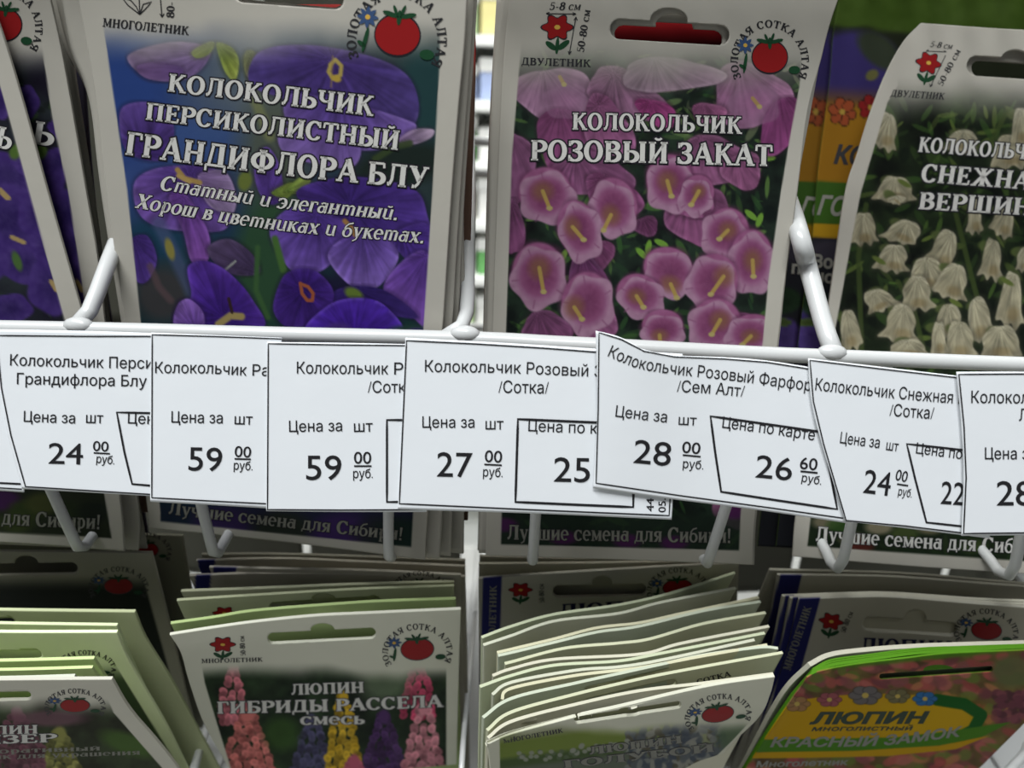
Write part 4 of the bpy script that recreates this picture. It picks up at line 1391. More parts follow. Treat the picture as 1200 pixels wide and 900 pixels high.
emblem(S_blue, bk, 466, 40, 51, tilt=6)
serif_text(S_blue, bk, 'МНОГОЛЕТНИК', [(120, 31), (170, 36), (221, 41)], 10, fill=M_INK, name='size_lettering')
serif_text(S_blue, bk, '80-', [(204, 21), (205, 2)], 9, fill=M_INK, name='size_lettering')
serif_text(S_blue, bk, '5', [(203, -2), (203, -12)], 9, fill=M_INK, name='size_lettering')
line_px(S_blue, bk, [[(187, -14), (190, 20)], [(190, 20), (187.5, 16)], [(190, 20), (192.5, 16)], [(164, 17), (163, -6)], [(164, 17), (150, 6), (143, -3), (153, 0), (160, 8), (164, 17)], [(164, 17), (168, 5), (178, 2), (172, 9), (164, 17)]], 1.3, name='size_arrows')
for i, (dT, dB, lab) in enumerate(((6, 15, 'second'), (10, 28, 'third'), (8, 43, 'fourth'))):
    rr = [(552 + dT, -50 + i), (545 + dT, 60), (533 + dT + i, 225), (521 + dB * .55, 390), (500 + dB, 655 - i * 3)]
    ll = [(64 - i * 12, -60), (82 - i * 4, 50), (105, 120), (122, 250), (180, 612)]
    Sx = Coons([ll[0], rr[0]], [ll[-1], rr[-1]], ll, rr, 0.2035 + i * 0.004, 0.02, -0.17)
    mk = framed([(200, 0), (200, 700)], [(512 + dT, 0), (484 + dB, 602), (482 + dB, 645)], [(188, 611), (500 + dB, 641 - i * 2)], 80, 120)
    packet('seed_packet', Sx, 90, 120, 'white edged packet %s in the blue bellflower stack' % lab, lambda cv, mk=mk: compose(cv, mk, lambda c: setattr(c, 'C', c.C * 0 + np.array([40, 62, 56])), (40, 60, 56)),
           [slot_sdf(285 - i, -10 - i, 392, -2, 11, None)])
Sx = Coons([(120, 8), (400, 5), (540, 10), (556, 30)], [(160, 600), (548, 610)], [(120, 8), (160, 600)], [(556, 30), (557, 80), (551, 300), (548, 610)], 0.232, 0.1, -0.1)
packet('seed_packet', Sx, 40, 60, 'dark red packet with a rounded corner behind the blue bellflower stack', lambda cv: cv.mix(np.arange(len(cv.X)), sm(70, 82, cv.Y), (84, 66, 56)), base=(128, 44, 40))
# packets filling the gap left of that stack; the deeper one's dark colour is shade
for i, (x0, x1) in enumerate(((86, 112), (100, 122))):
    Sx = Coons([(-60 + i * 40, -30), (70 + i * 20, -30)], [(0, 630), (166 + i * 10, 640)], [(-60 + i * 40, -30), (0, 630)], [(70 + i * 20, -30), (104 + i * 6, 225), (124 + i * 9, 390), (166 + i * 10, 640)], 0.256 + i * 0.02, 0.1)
    packet('seed_packet', Sx, 30, 50, ('dark packet edge nearest the violet packets beside the blue stack', 'packet coloured dark as shade, deep in the gap beside the blue stack')[i], None, base=(112, 110, 104) if i == 0 else (40, 38, 48))

# --- dark packets added on the far rack face to block bright gaps between stacks


class Flat(Surf):
    def __init__(self, x0, x1, Y, z0, z1):
        self.q = (x0, x1, Y, z0, z1)

    def P(self, u, v):
        x0, x1, Y, z0, z1 = self.q
        u = np.asarray(u, float)
        v = np.asarray(v, float)
        return np.stack([x0 + (x1 - x0) * u, Y + 0 * u - .006 * np.sin(u * 3.1), z1 + (z0 - z1) * v], -1)


GB = 'added packets blocking the gaps of the rack'
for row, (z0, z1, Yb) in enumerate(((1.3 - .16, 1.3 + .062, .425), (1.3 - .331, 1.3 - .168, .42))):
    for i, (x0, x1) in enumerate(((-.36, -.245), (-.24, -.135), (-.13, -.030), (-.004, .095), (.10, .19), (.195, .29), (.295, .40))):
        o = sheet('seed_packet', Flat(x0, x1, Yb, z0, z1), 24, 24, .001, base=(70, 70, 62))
        tag(o, 'added dark packet blocking a gap on the far rack face, %s in the %s row' % (('first', 'second', 'third', 'fourth', 'fifth', 'sixth', 'seventh')[i], ('upper', 'lower')[row]), 'seed packet', GB)

# --- white bellflower packet
whL = [(1079, 27), (1060, 47), (1040, 82), (1020, 132), (1005, 180), (991, 225), (975, 330), (965, 400), (935, 590), (929, 652)]
S_white = Coons([(1079, 27), (1200, 35), (1360, 40)], [(929, 652), (1075, 664), (1245, 675)], whL, [(1360, 40), (1245, 675)], 0.2965, 0.53)
white_mask = framed([(1052, 100), (1040, 120), (1009, 225), (999, 275), (987, 342), (979, 385), (950, 607), (946, 640)], [(1330, 50), (1235, 660)], [(946, 640), (1235, 660)], 85, 150)
wk = packet('seed_packet', S_white, 300, 480, 'white bellflower seed packet with dark green picture and rounded top corner',
            lambda cv: compose(cv, white_mask, white_picture, (120, 124, 108)), [slot_sdf(1145, 77, 1235, 83, 12, (1190, 70, 17, 12))])
serif_text(S_white, wk, 'КОЛОКОЛЬЧИК', [(1075, 178), (1230, 189)], 17.5, outline=M_BLACK, name='title_lettering', od=0.075, slant=0.12)
serif_text(S_white, wk, 'СНЕЖНАЯ', [(1078, 213), (1226, 224)], 21, outline=M_BLACK, name='title_lettering', od=0.075, slant=0.1)
serif_text(S_white, wk, 'ВЕРШИНА', [(1075, 245), (1230, 254)], 20, outline=M_BLACK, name='title_lettering', od=0.08, slant=0.08)
serif_text(S_white, wk, 'Лучшие семена для Сибири!', [(955, 634), (1090, 643), (1228, 650)], 17, fill=M_WHITE, name='slogan_lettering', outline=M_BLACK, od=0.05)
flower_icon(S_white, wk, 1088, 74, 14, 1.0, 10)
serif_text(S_white, wk, '5-8 см', [(1089, 55), (1115, 58)], 7, fill=M_INK, name='size_lettering', slant=0.3)
serif_text(S_white, wk, '50-80 см', [(1104, 102), (1126, 60)], 7, fill=M_INK, name='size_lettering')
serif_text(S_white, wk, 'ДВУЛЕТНИК', [(1043, 113), (1106, 117)], 8, fill=M_INK, name='size_lettering', slant=0.2)
line_px(S_white, wk, [[(1085, 60), (1109, 61)], [(1108, 65), (1090, 102)], [(1085, 60), (1088, 58.5)], [(1109, 61), (1106, 59.5)], [(1090, 102), (1089, 98)], [(1090, 102), (1093, 99)]], 1.0, name='size_arrows')
Sx = Coons([(1086, 30), (1365, 43)], [(940, 648), (1250, 672)], [(1086, 30), (1030, 140), (985, 330), (940, 648)], [(1365, 43), (1250, 672)], 0.3005, 0.53)
packet('seed_packet', Sx, 60, 60, 'pale packet hidden just behind the white bellflower packet', None, [slot_sdf(1148, 80, 1235, 86, 10, None)])

# --- yellow and green packets between the pink and the white stack


def gold_picture(dx, dark):
    def f(c):
        X, Y = c.X, c.Y
        yy = Y - (X - 960 - dx) * 0.06
        all_ = np.arange(len(X))
        g = fbm(X, Y, 30, 3, 8)
        c.C = np.array([66, 92, 26]) + (g[:, None] - .5) * 40
        c.mix(all_, sm(25, 36, yy + 12 * (fbm(X, Y, 22, 2, 9) - .5)), (34, 40, 24))
        c.ell(1000 + dx, 80, 56, 44, (62, 52, 116), 0, 0.25)
        c.ell(1030 + dx, 60, 30, 16, (56, 70, 34), 40, 0.4, 0.8)
        c.ell(1022 + dx, 88, 8, 6, (120, 118, 66), -30, 0.4)
        c.mix(all_, sm(95, 118, yy) * 0.9, (120, 84, 54))
        c.mix(all_, sm(112, 128, yy), (176, 124, 30))
        c.mix(all_, sm(211, 213, yy), (66, 108, 34))
        c.mix(all_, sm(261, 263, yy), (206, 160, 30))
        c.mix(all_, sm(277, 279, yy), (40, 42, 48))
        c.ell(975 + dx, 295, 30, 14, (64, 60, 72), 0, 0.5)
        for (x, y, rx, ry, col) in ((945, 352, 26, 16, (40, 66, 40)), (930, 390, 22, 30, (70, 58, 128)), (952, 395, 18, 22, (96, 74, 156)), (945, 378, 14, 5, (96, 120, 60)), (980, 400, 14, 24, (78, 62, 130))):
            c.ell(x + dx, y, rx, ry, col, 0, 0.2, 1, shade=tone(col, .8))
        for (x, y, rr, col) in ((987, 131, 17, (178, 84, 46)), (1020, 126, 15, (160, 36, 36))):
            for k in range(6):
                a = k * 1.047 + .3
                c.ell(x + dx + math.cos(a) * rr * .56, y + math.sin(a) * rr * .58, rr * .46, rr * .4, (40, 26, 20), math.degrees(a), .15)
                c.ell(x + dx + math.cos(a) * rr * .56, y + math.sin(a) * rr * .58, rr * .40, rr * .34, col, math.degrees(a), .15)
            c.ell(x + dx, y, rr * .2, rr * .2, (206, 170, 70), 0, .3)
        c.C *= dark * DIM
    return f


gL = [(990, -30), (978, 30), (972, 100), (960, 190), (952, 280), (936, 400), (910, 640)]
S_gold = Coons([(990, -30), (1290, -20)], [(910, 640), (1190, 655)], gL, [(1290, -20), (1190, 655)], 0.322, 0.53)
gk = packet('seed_packet', S_gold, 170, 330, 'yellow and green seed packet half hidden behind the white bellflower packet', gold_picture(0, 1.0), base=(60, 80, 30))
sans_text(S_gold, gk, 'КОЛО', [(978, 191), (1052, 196)], 21, m=M_INK, name='title_lettering', offset=0.045, shear=0.25)
sans_text(S_gold, gk, 'ГОЛУБОЙ', [(958, 251), (1080, 258)], 22, m=M_CREAM, name='title_lettering', offset=0.03, shear=0.3)
sans_text(S_gold, gk, 'Вост', [(953, 313), (996, 316)], 15, m=M_CREAM, name='caption_lettering', offset=0.035)
sans_text(S_gold, gk, 'ное', [(955, 330), (988, 333)], 14, m=M_CREAM, name='caption_lettering', offset=0.035)
S_gold2 = Coons([(955, -30), (1250, -20)], [(888, 640), (1170, 655)], [(955, -30), (945, 60), (936, 190), (924, 300), (912, 400), (888, 640)], [(1250, -20), (1170, 655)], 0.329, 0.53)
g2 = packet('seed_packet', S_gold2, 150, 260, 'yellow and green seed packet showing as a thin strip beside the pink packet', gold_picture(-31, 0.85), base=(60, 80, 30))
sans_text(S_gold2, g2, 'ГОЛ', [(938, 251), (984, 257)], 21, m=M_CREAM, name='title_lettering', offset=0.03, shear=0.3)
sans_text(S_gold2, g2, 'по', [(928, 320), (950, 322)], 14, m=M_CREAM, name='caption_lettering', offset=0.035)

# --- violet packets at the left edge
vL = [(-420, -40), (-330, 300), (-200, 628)]
vR = [(-28, -40), (0, 32), (27, 120), (56, 225), (96, 365), (112, 425), (139, 575), (146, 646)]
S_vio = Coons([(-420, -40), (-28, -40)], [(-200, 628), (0, 636), (146, 646)], vL, vR, 0.2180, 0.05)
vm = framed([(-400, 0), (-180, 640)], [(-30, 30), (0, 100), (34, 225), (76, 377), (122, 577), (131, 632)], [(-180, 616), (0, 624), (131, 631)], 60, 100)
vk = packet('seed_packet', S_vio, 240, 330, 'violet bellflower packet cut by the picture edge, foremost of its stack', lambda cv: compose(cv, vm, violet_picture, (70, 66, 80)))
serif_text(S_vio, vk, 'Ь', [(-6, 172), (12, 176)], 25, outline=M_BLACK, name='title_lettering')
serif_text(S_vio, vk, 'Лучшие семена для Сибири!', [(-150, 601), (0, 614), (118, 620)], 17, fill=M_CREAM, name='slogan_lettering', outline=M_BLACK, od=0.04)
wR = [(50, -40), (59, 0), (75, 75), (101, 225), (117, 320), (126, 400), (160, 580), (162, 645)]
S_vio2 = Coons([(-330, -40), (50, -40)], [(-180, 630), (162, 645)], [(-330, -40), (-180, 630)], wR, 0.2245, 0.05)
vm2 = framed([(-300, 0), (-180, 640)], [(46, 32), (61, 137), (80, 225), (106, 400), (140, 600), (146, 632)], [(-180, 616), (146, 631)], 50, 90)
v2 = packet('seed_packet', S_vio2, 240, 300, 'violet bellflower packet behind the foremost one, with half a red emblem', lambda cv: compose(cv, vm2, lambda c: violet_picture(c, 30, 33), (60, 60, 62)))
serif_text(S_vio2, v2, 'Ь', [(37, 168), (62, 172)], 27, outline=M_BLACK, name='title_lettering')
emblem(S_vio2, v2, 5, 28, 40, 1.0, 8)
Sx = Coons([(-300, -35), (76, -35)], [(-170, 628), (172, 643)], [(-300, -35), (-170, 628)], [(76, -35), (84, 60), (109, 225), (122, 320), (134, 420), (172, 643)], 0.234, 0.05)
packet('seed_packet', Sx, 60, 80, 'grey backed packet third in the violet bellflower stack', None, base=(126, 124, 116))

# ================================================================== lower packets
GL = 'lower row seed packets'


def pale(pic=None, ht=None):
    """face of a lupin packet: pale header, picture further down"""
    def f(c):
        n = fbm(c.X, c.Y, 30, 3, 12)
        c.C = np.array([150, 158, 128]) + (n[:, None] - .5) * 14
    return f


def hung(label, top, zt=-0.170, lean=17, left=None, right=None, nu=70, nv=40, th=0.0009, paint=None, slots=(), group=GL, vpow=1.6, base=(158, 162, 140), h=0.158, damp=0.6, vmax=1.0):
    S = Hung(top, zt, lean, h, left, right, damp)
    o = sheet('seed_packet', S, nu, nv, th, paint, slots, vpow=vpow, base=base, vmax=vmax)
    tag(o, label, 'seed packet', group)
    return S, o


def navy_strip(x0, x1, slope, y0, col=(30, 32, 78)):
    """dark blue band printed along the left side of a packet: between two slanting pixel lines"""
    def f(c):
        xs = (c.Y - y0) * slope
        m = np.clip((c.X - x0 - xs) / 1.2 + .5, 0, 1) * np.clip((x1 + xs - c.X) / 1.2 + .5, 0, 1)
        c.mix(np.arange(len(c.X)), m, col)
    return f


# ---- first column (left)
G1 = 'lupin packets in the first lower basket'
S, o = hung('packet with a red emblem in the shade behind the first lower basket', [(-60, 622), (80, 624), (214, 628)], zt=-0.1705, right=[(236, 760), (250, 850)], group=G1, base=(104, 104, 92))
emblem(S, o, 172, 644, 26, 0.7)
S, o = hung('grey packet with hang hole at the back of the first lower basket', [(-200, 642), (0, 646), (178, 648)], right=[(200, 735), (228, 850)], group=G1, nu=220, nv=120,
            paint=lambda cv: cv.mix(np.arange(len(cv.X)), sm(672, 694, cv.Y) * np.clip((172 + (cv.Y - 690) * .28 - cv.X) / 1.5, 0, 1), (30, 34, 30)), slots=[slot_sdf(-60, 668, 84, 666, 7, (31, 660, 14, 9))], base=(136, 134, 122), vpow=1.2)
emblem(S, o, 139, 686, 32, 0.62)
S, o = hung('green tinted packet second from the back in the first lower basket', [(-200, 711), (0, 715), (158, 717)], right=[(172, 750), (200, 795), (230, 850)], group=G1, slots=[slot_sdf(-80, 733, 12, 730, 6)], nu=160, nv=90, base=(160, 166, 132), vpow=1.2)
hung('thin white edged packet third from the back in the first lower basket', [(-200, 727), (0, 731), (137, 733)], right=[(162, 790), (206, 880)], group=G1, base=(180, 190, 152))
S, o = hung('pale green packet with open hang hole in the first lower basket', [(-200, 738), (0, 741), (137, 741)], right=[(152, 776), (195, 850), (220, 900)], group=G1, slots=[slot_sdf(-80, 770, 43, 768, 6)], nu=200, nv=110,
            base=(204, 212, 172), vpow=1.2,
            paint=lambda cv: cv.mix(np.arange(len(cv.X)), sm(775, 800, cv.Y) * np.clip((134 + (cv.Y - 776) * .62 - cv.X) / 1.5, 0, 1) * .9, (44, 58, 36)))
emblem(S, o, 100, 781, 33, 0.5)
hung('green packet edge fifth from the back in the first lower basket', [(-200, 778), (0, 775), (110, 772)], right=[(128, 800), (160, 850)], group=G1, base=(172, 188, 132))
hung('green packet edge sixth from the back in the first lower basket', [(-200, 788), (0, 786), (108, 783)], right=[(128, 812), (160, 860)], group=G1, nu=160, nv=90, slots=[slot_sdf(-60, 819, 31, 817, 6)], base=(172, 188, 132))
hung('short white packet edge second from the front in the first lower basket', [(-200, 798), (0, 795.5), (87, 793)], right=[(110, 825), (150, 880)], group=G1, nu=160, nv=90, slots=[slot_sdf(-60, 818, 31, 816, 6)], base=(170, 172, 158))


def lupin_field(c, box, spikes, base=(38, 50, 34), seed=5, sq=0.75):
    n = fbm(c.X, c.Y, 24, 4, seed)
    c.C = np.array(base, float) + (n[:, None] - .45) * np.array([44, 66, 36])
    rs = random.Random(seed)
    for (x0, y0, y1, w, col) in spikes:
        y = y0
        while y < y1:
            t = (y - y0) / max(1, (y1 - y0))
            ww = w * (0.15 + 0.85 * min(1, t * 1.4))
            k = max(1, int(ww / 4.2))
            for j in range(k + 1):
                xx = x0 + (j / max(1, k) - .5) * 2 * ww + rs.uniform(-2, 2)
                cc = tone(col, rs.uniform(.72, 1.25))
                c.ell(xx, y + rs.uniform(-2, 2), 5.2, 4.2, cc, rs.uniform(0, 180), .3, .95, shade=tone(cc, .82))
            y += 5.6 * sq + 1
        c.ell(x0, y0, w * .22, 9, tone(col, 1.05), 0, .5)


def rect_mask(xl, xr, yt0, yt1):
    """xl/xr: edge lines as (x at y) tables"""
    return framed(xl, xr, [(-300, 1400), (1300, 1400)], yt0, yt1)


m1 = rect_mask([(-300, 0), (-300, 2000)], [(118, 800), (133, 835), (190, 900), (260, 980)], 818, 842)


def geyser(c):
    lupin_field(c, None, [(70, 860, 960, 34, (150, 150, 84)), (20, 836, 900, 30, (128, 84, 96)), (-40, 850, 960, 30, (150, 140, 100))], (56, 62, 46), 9)
    c.ell(150, 872, 34, 12, (84, 116, 54), 20, .6, .8)
    c.ell(60, 842, 40, 9, (128, 92, 104), 0, .6, .8)


S, o = hung('front packet of the first lower basket, half cut by the picture edge', [(-200, 800), (0, 797), (131, 796)], right=[(155, 835), (205, 895)], group=G1, nu=260, nv=200, slots=[slot_sdf(-60, 817, 31, 815, 5.5)], base=(170, 168, 156), vpow=1.0,
            paint=lambda cv: compose(cv, m1, geyser, (130, 130, 116), .76), vmax=0.7)
emblem(S, o, 88, 826, 33, 0.5)
serif_text(S, o, 'ЛЮПИН', [(-48, 861), (45, 859)], 10, outline=M_BLACK, name='title_lettering')
serif_text(S, o, 'ГЕЙЗЕР', [(-66, 873), (67, 869)], 10, outline=M_BLACK, name='title_lettering')
serif_text(S, o, 'декоративный', [(-40, 884), (118, 879)], 6, name='caption_lettering', fill=M_CREAM)
serif_text(S, o, 'многолетник для украшения', [(-110, 893), (165, 884)], 6, name='caption_lettering', fill=M_CREAM)

# ---- second column
G2 = 'lupin packets in the second lower basket'
navy = lambda *a: navy_strip(*a)
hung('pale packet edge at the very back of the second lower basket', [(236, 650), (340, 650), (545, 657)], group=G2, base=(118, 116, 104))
hung('packet with a dark blue side strip at the back of the second lower basket', [(230, 657), (330, 655), (430, 659), (545, 664)], group=G2, base=(140, 136, 124), nu=160, nv=60, paint=navy(232, 252, -.05, 657))
hung('packet with a dark blue side strip, second one in the second lower basket', [(222, 675), (330, 672), (545, 676)], group=G2, base=(140, 136, 124), nu=160, nv=60, paint=navy(229, 247, -.05, 675))
S, o = hung('packet with blue strip, red flower and hang hole in the second lower basket', [(245, 665), (330, 667), (430, 669), (540, 674)], zt=-0.168, group=G2, base=(146, 142, 130), nu=260, nv=90, paint=navy(250, 277, -.05, 665), slots=[slot_sdf(350, 687, 436, 685, 5, (392, 679, 12, 7))])
flower_icon(S, o, 303, 687, 12, .6)
serif_text(S, o, '50-80 см', [(333, 696), (334, 678)], 6, fill=M_INK, name='size_lettering')
emblem(S, o, 492, 688, 30, .55)
hung('greenish packet fourth from the front in the second lower basket', [(212, 693), (300, 690), (420, 685), (532, 682)], group=G2, base=(146, 148, 124))
S, o = hung('greenish packet third from the front in the second lower basket', [(207, 704), (300, 698), (420, 691), (532, 687)], group=G2, base=(150, 154, 126), nu=200, nv=80, slots=[slot_sdf(322, 712, 440, 704, 5, (379, 702, 13, 6))])
flower_icon(S, o, 263, 718, 13, .6)
hung('green edged packet just behind the lupin mix packet', [(200, 731), (250, 724), (300, 716), (400, 708), (450, 705), (534, 702)], group=G2, base=(142, 158, 108))
m2 = rect_mask([(234, 765), (240, 800), (255, 850), (272, 905), (330, 1050)], [(523, 700), (523, 1100)], 778, 800)


def lupin_mix(c):
    lupin_field(c, None, [(365, 845, 960, 28, (76, 74, 104)), (402, 818, 960, 22, (196, 160, 44)), (450, 840, 960, 30, (74, 48, 92)), (272, 782, 845, 13, (196, 112, 122)), (290, 838, 960, 38, (196, 112, 106)), (490, 776, 840, 16, (196, 72, 104)), (496, 830, 960, 28, (206, 134, 146)), (415, 893, 960, 30, (170, 84, 104))], (34, 46, 32), 15)
    c.ell(450, 800, 30, 22, (124, 138, 112), 0, .8, .6)
    c.ell(330, 860, 20, 20, (60, 92, 40), 0, .7, .7)


f2L = [(212, 765), (222, 800), (240, 850), (268, 900)]
S, o = hung('lupin mix packet with pink and yellow flower spikes, front of the second lower basket', [(199, 744), (250, 736), (300, 729), (370, 722), (430, 719), (540, 714)], left=f2L, right=[(538, 780), (535, 900)], group=G2, nu=340, nv=240, base=(172, 172, 158), vpow=1.0,
            slots=[slot_sdf(320, 748, 434, 742, 6.5, (378, 738, 14, 7.5))], paint=lambda cv: compose(cv, m2, lupin_mix, (140, 140, 124), .86), vmax=0.75)
emblem(S, o, 489, 760, 37, .72, -3)
flower_icon(S, o, 261, 755, 14, .7)
serif_text(S, o, '50-80 см', [(288, 768), (286, 745)], 6, fill=M_INK, name='size_lettering')
serif_text(S, o, 'МНОГОЛЕТНИК', [(236, 777), (308, 775)], 5, fill=M_INK, name='size_lettering')
serif_text(S, o, 'ЛЮПИН', [(341, 814), (427, 811)], 12.5, outline=M_BLACK, name='title_lettering', od=.06)
serif_text(S, o, 'ГИБРИДЫ РАССЕЛА', [(254, 836), (390, 833), (519, 828)], 14, outline=M_BLACK, name='title_lettering', od=.06)
serif_text(S, o, 'смесь', [(352, 849), (427, 848)], 13, outline=M_BLACK, name='title_lettering', od=.06)

# ---- third column
G3 = 'fanned packets in the third lower basket'
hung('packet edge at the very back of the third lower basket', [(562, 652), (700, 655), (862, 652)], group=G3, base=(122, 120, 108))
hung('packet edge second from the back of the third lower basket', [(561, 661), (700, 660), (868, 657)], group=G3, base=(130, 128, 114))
S, o = hung('packet with dark blue strip and red flower behind the fanned packets', [(561, 678), (620, 674), (700, 669), (800, 663), (866, 660)], group=G3, nu=260, nv=110, base=(140, 138, 126), paint=navy(566, 588, -.03, 678), slots=[slot_sdf(655, 693, 751, 691, 7, (706, 683, 12, 8))], right=[(858, 760)], vpow=1.2)
flower_icon(S, o, 610, 691, 13, .7)
serif_text(S, o, '50-80 см', [(638, 706), (637, 684)], 6, fill=M_INK, name='size_lettering')
emblem(S, o, 794, 688, 33, .62, -4)
serif_text(S, o, 'ЛЮПИН', [(655, 722), (780, 716)], 14, fill=M_NAVYINK, name='title_lettering')
serif_text(S, o, 'МНОГОЛЕТНИК', [(580, 778), (582, 686)], 8, fill=M_CREAM, name='strip_lettering')
W3 = [[(565, 748), (600, 735), (650, 721), (725, 710), (787, 696), (862, 672)],
      [(567, 757), (600, 746), (650, 729), (725, 720), (775, 707), (863, 690)],
      [(583, 766), (600, 762), (650, 750), (700, 737), (750, 731), (800, 720), (890, 701)],
      [(584, 769.5), (600, 766), (650, 754), (700, 742), (750, 735), (825, 717), (892, 706)],
      [(592, 779), (600, 777), (662, 761), (725, 755), (762, 750), (825, 732), (898, 719)],
      [(578, 793), (600, 785), (650, 774), (750, 768), (800, 755), (902, 735)],
      [(563, 806), (600, 793), (650, 781), (725, 776), (775, 767), (897, 743)],
      [(578, 815), (600, 801), (675, 787), (725, 783), (775, 775), (885, 751)],
      [(590, 820), (600, 808), (675, 793), (750, 784), (825, 770), (900, 757)],
      [(567, 842), (600, 820), (675, 802), (725, 791), (775, 780), (825, 769), (890, 760), (912, 761)],
      [(572, 857), (600, 836), (675, 815), (725, 803), (775, 792), (850, 778), (918, 766)],
      [(573, 866), (600, 847), (675, 827), (750, 811), (825, 802), (907, 791)]]
od = ['first', 'second', 'third', 'fourth', 'fifth', 'sixth', 'seventh', 'eighth', 'ninth', 'tenth', 'eleventh', 'twelfth']
for i, w in enumerate(W3):
    rs3 = random.Random(i)
    sl = []
    if i in (9, 10):
        yy = (812, 826)[i - 9]
        sl = [slot_sdf(690, yy - 3, 788, yy - 25, 4.5)]
    if i == 11:
        sl = [slot_sdf(672, 846, 798, 827, 8)]
    S, o = hung('wavy pale packet edge, %s from the back of the fanned packets' % od[i], w, group=G3, nu=160 if sl else 110, nv=70 if sl else 36, base=(160 + (i % 3) * 4, 166, 140 + (i % 2) * 8), left=[(w[0][0] - 2, 900)], right=[(w[-1][0] - 60, w[-1][1] + 110)], slots=sl, damp=.35, vpow=1.8)
    if i in (9, 10):
        bx = 851
        by = (786, 799)[i - 9]
        serif_text(S, o, 'СОТКА', [(bx - 34, by + 3), (bx + 6, by - 7)], 6, fill=M_INK, name='emblem_lettering')


def pale_lupin(c):
    X, Y = c.X, c.Y
    n = fbm(X, Y, 30, 4, 19)
    yy = Y + (X - 600) * 0.13
    c.C = np.array([150, 156, 118]) + (n[:, None] - .5) * 26
    al = np.arange(len(X))
    c.mix(al, sm(862, 872, yy) * sm(905, 890, yy) * .8 * sm(800, 760, X), (112, 132, 50))
    c.mix(al, sm(884, 892, yy) * .8 * sm(780, 700, X), (64, 84, 52))
    c.mix(al, sm(896, 904, yy) * .9, (104, 112, 98))
    rs = random.Random(4)
    for _ in range(240):
        x = rs.uniform(735, 850)
        y = rs.uniform(858, 905) - (x - 735) * 0.1
        c.ell(x, y, rs.uniform(3, 9), rs.uniform(2, 5), rs.choice([(96, 102, 106), (132, 136, 132), (76, 84, 96), (150, 150, 140), (92, 88, 72)]), rs.uniform(0, 180), .5, .9)
    for _ in range(60):
        x = rs.uniform(605, 740)
        c.ell(x, 885 - (x - 605) * 0.12 + rs.uniform(-3, 10), 3, 2.4, rs.choice([(150, 154, 140), (96, 110, 84)]), 0, .6, .9)
    c.ell(860, 862, 19, 22, (88, 108, 82), 0, .5, .9)


m3 = rect_mask([(583, 700), (586, 900), (590, 1000)], [(893, 800), (884, 840), (858, 868), (820, 905), (740, 1000)], 845, 862)
S, o = hung('pale lupin packet with grey blue blooms, front of the third lower basket', [(570, 874), (600, 861), (675, 840), (725, 829), (800, 811), (850, 801), (908, 793)], left=[(575, 900)], right=[(902, 815), (888, 842), (838, 895)], group=G3, nu=340, nv=220, base=(172, 172, 156), vpow=1.0, damp=.3, vmax=.7,
            slots=[slot_sdf(677, 844, 794, 826, 4.2, (738, 834, 14, 5.5))], paint=lambda cv: compose(cv, m3, pale_lupin, (160, 160, 140), .8))
emblem(S, o, 841, 836, 36, .55, -10)
serif_text(S, o, 'МНОГОЛЕТНИК', [(590, 871), (660, 858)], 5, fill=M_INK, name='size_lettering')
serif_text(S, o, 'ЛЮПИН', [(690, 884), (800, 870)], 9, fill=M_CREAM, name='title_lettering', outline=M_BLACK, od=.05)
serif_text(S, o, 'ГОЛУБОЙ', [(660, 900), (838, 880)], 9, fill=M_CREAM, name='title_lettering', outline=M_BLACK, od=.05)

# ---- fourth column
G4 = 'lupin packets in the fourth lower basket'
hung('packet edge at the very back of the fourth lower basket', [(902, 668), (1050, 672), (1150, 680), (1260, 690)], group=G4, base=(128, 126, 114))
hung('packet with dark blue strip at the back of the fourth lower basket', [(911, 674), (1000, 675), (1060, 677), (1150, 684), (1260, 692)], group=G4, base=(140, 138, 126), nu=160, nv=60, left=[(898, 740), (880, 800)], paint=navy(914, 940, -.25, 674))
hung('blue stripped packet edge third from the front of the blue stripped ones', [(917, 699), (1000, 696), (1050, 696), (1150, 703), (1260, 707)], group=G4, base=(150, 148, 134), nu=160, nv=60, left=[(896, 790)], paint=navy(920, 931, -.26, 699))
hung('blue stripped packet edge second from the front of the blue stripped ones', [(926, 701), (1000, 698), (1050, 698), (1150, 706), (1260, 711)], group=G4, base=(150, 148, 134), nu=160, nv=60, left=[(905, 790)], paint=navy(929, 940, -.26, 701))
S, o = hung('white packet with dark blue strip, red flower and wide hang hole', [(936, 702), (1000, 700), (1050, 700), (1150, 708), (1260, 716)], group=G4, base=(146, 144, 132), nu=280, nv=130, vpow=1.1, left=[(914, 790)],
            paint=lambda c: (lambda xs: c.mix(np.arange(len(c.X)), np.clip((c.X - 937 - xs) / 1.2 + .5, 0, 1) * np.clip((961 + xs - c.X) / 1.2 + .5, 0, 1), (30, 32, 78)))((c.Y - 702) * -.27), slots=[slot_sdf(1018, 731, 1114, 737, 7.5, (1072, 724, 13, 9))])
flower_icon(S, o, 974, 728, 13.5, .8, 8)
serif_text(S, o, '50-80 см', [(990, 742), (1000, 718)], 6, fill=M_INK, name='size_lettering')
emblem(S, o, 1156, 738, 34, .66, 4)
serif_text(S, o, 'ЛЮПИН', [(1008, 764), (1116, 768)], 17, fill=M_NAVYINK, name='title_lettering')
serif_text(S, o, 'МНОГОЛЕТНИК', [(926, 786), (951, 712)], 9, fill=M_CREAM, name='strip_lettering', upv=(-1, -.3))
hung('grey packet lying over the yellow lupin packets at the back', [(950, 781), (975, 769), (1020, 763), (1075, 759), (1130, 757), (1200, 755), (1290, 752)], group=G4, base=(150, 148, 134), left=[(925, 805), (905, 835), (878, 885)], nu=120, th=.0014, damp=.3)
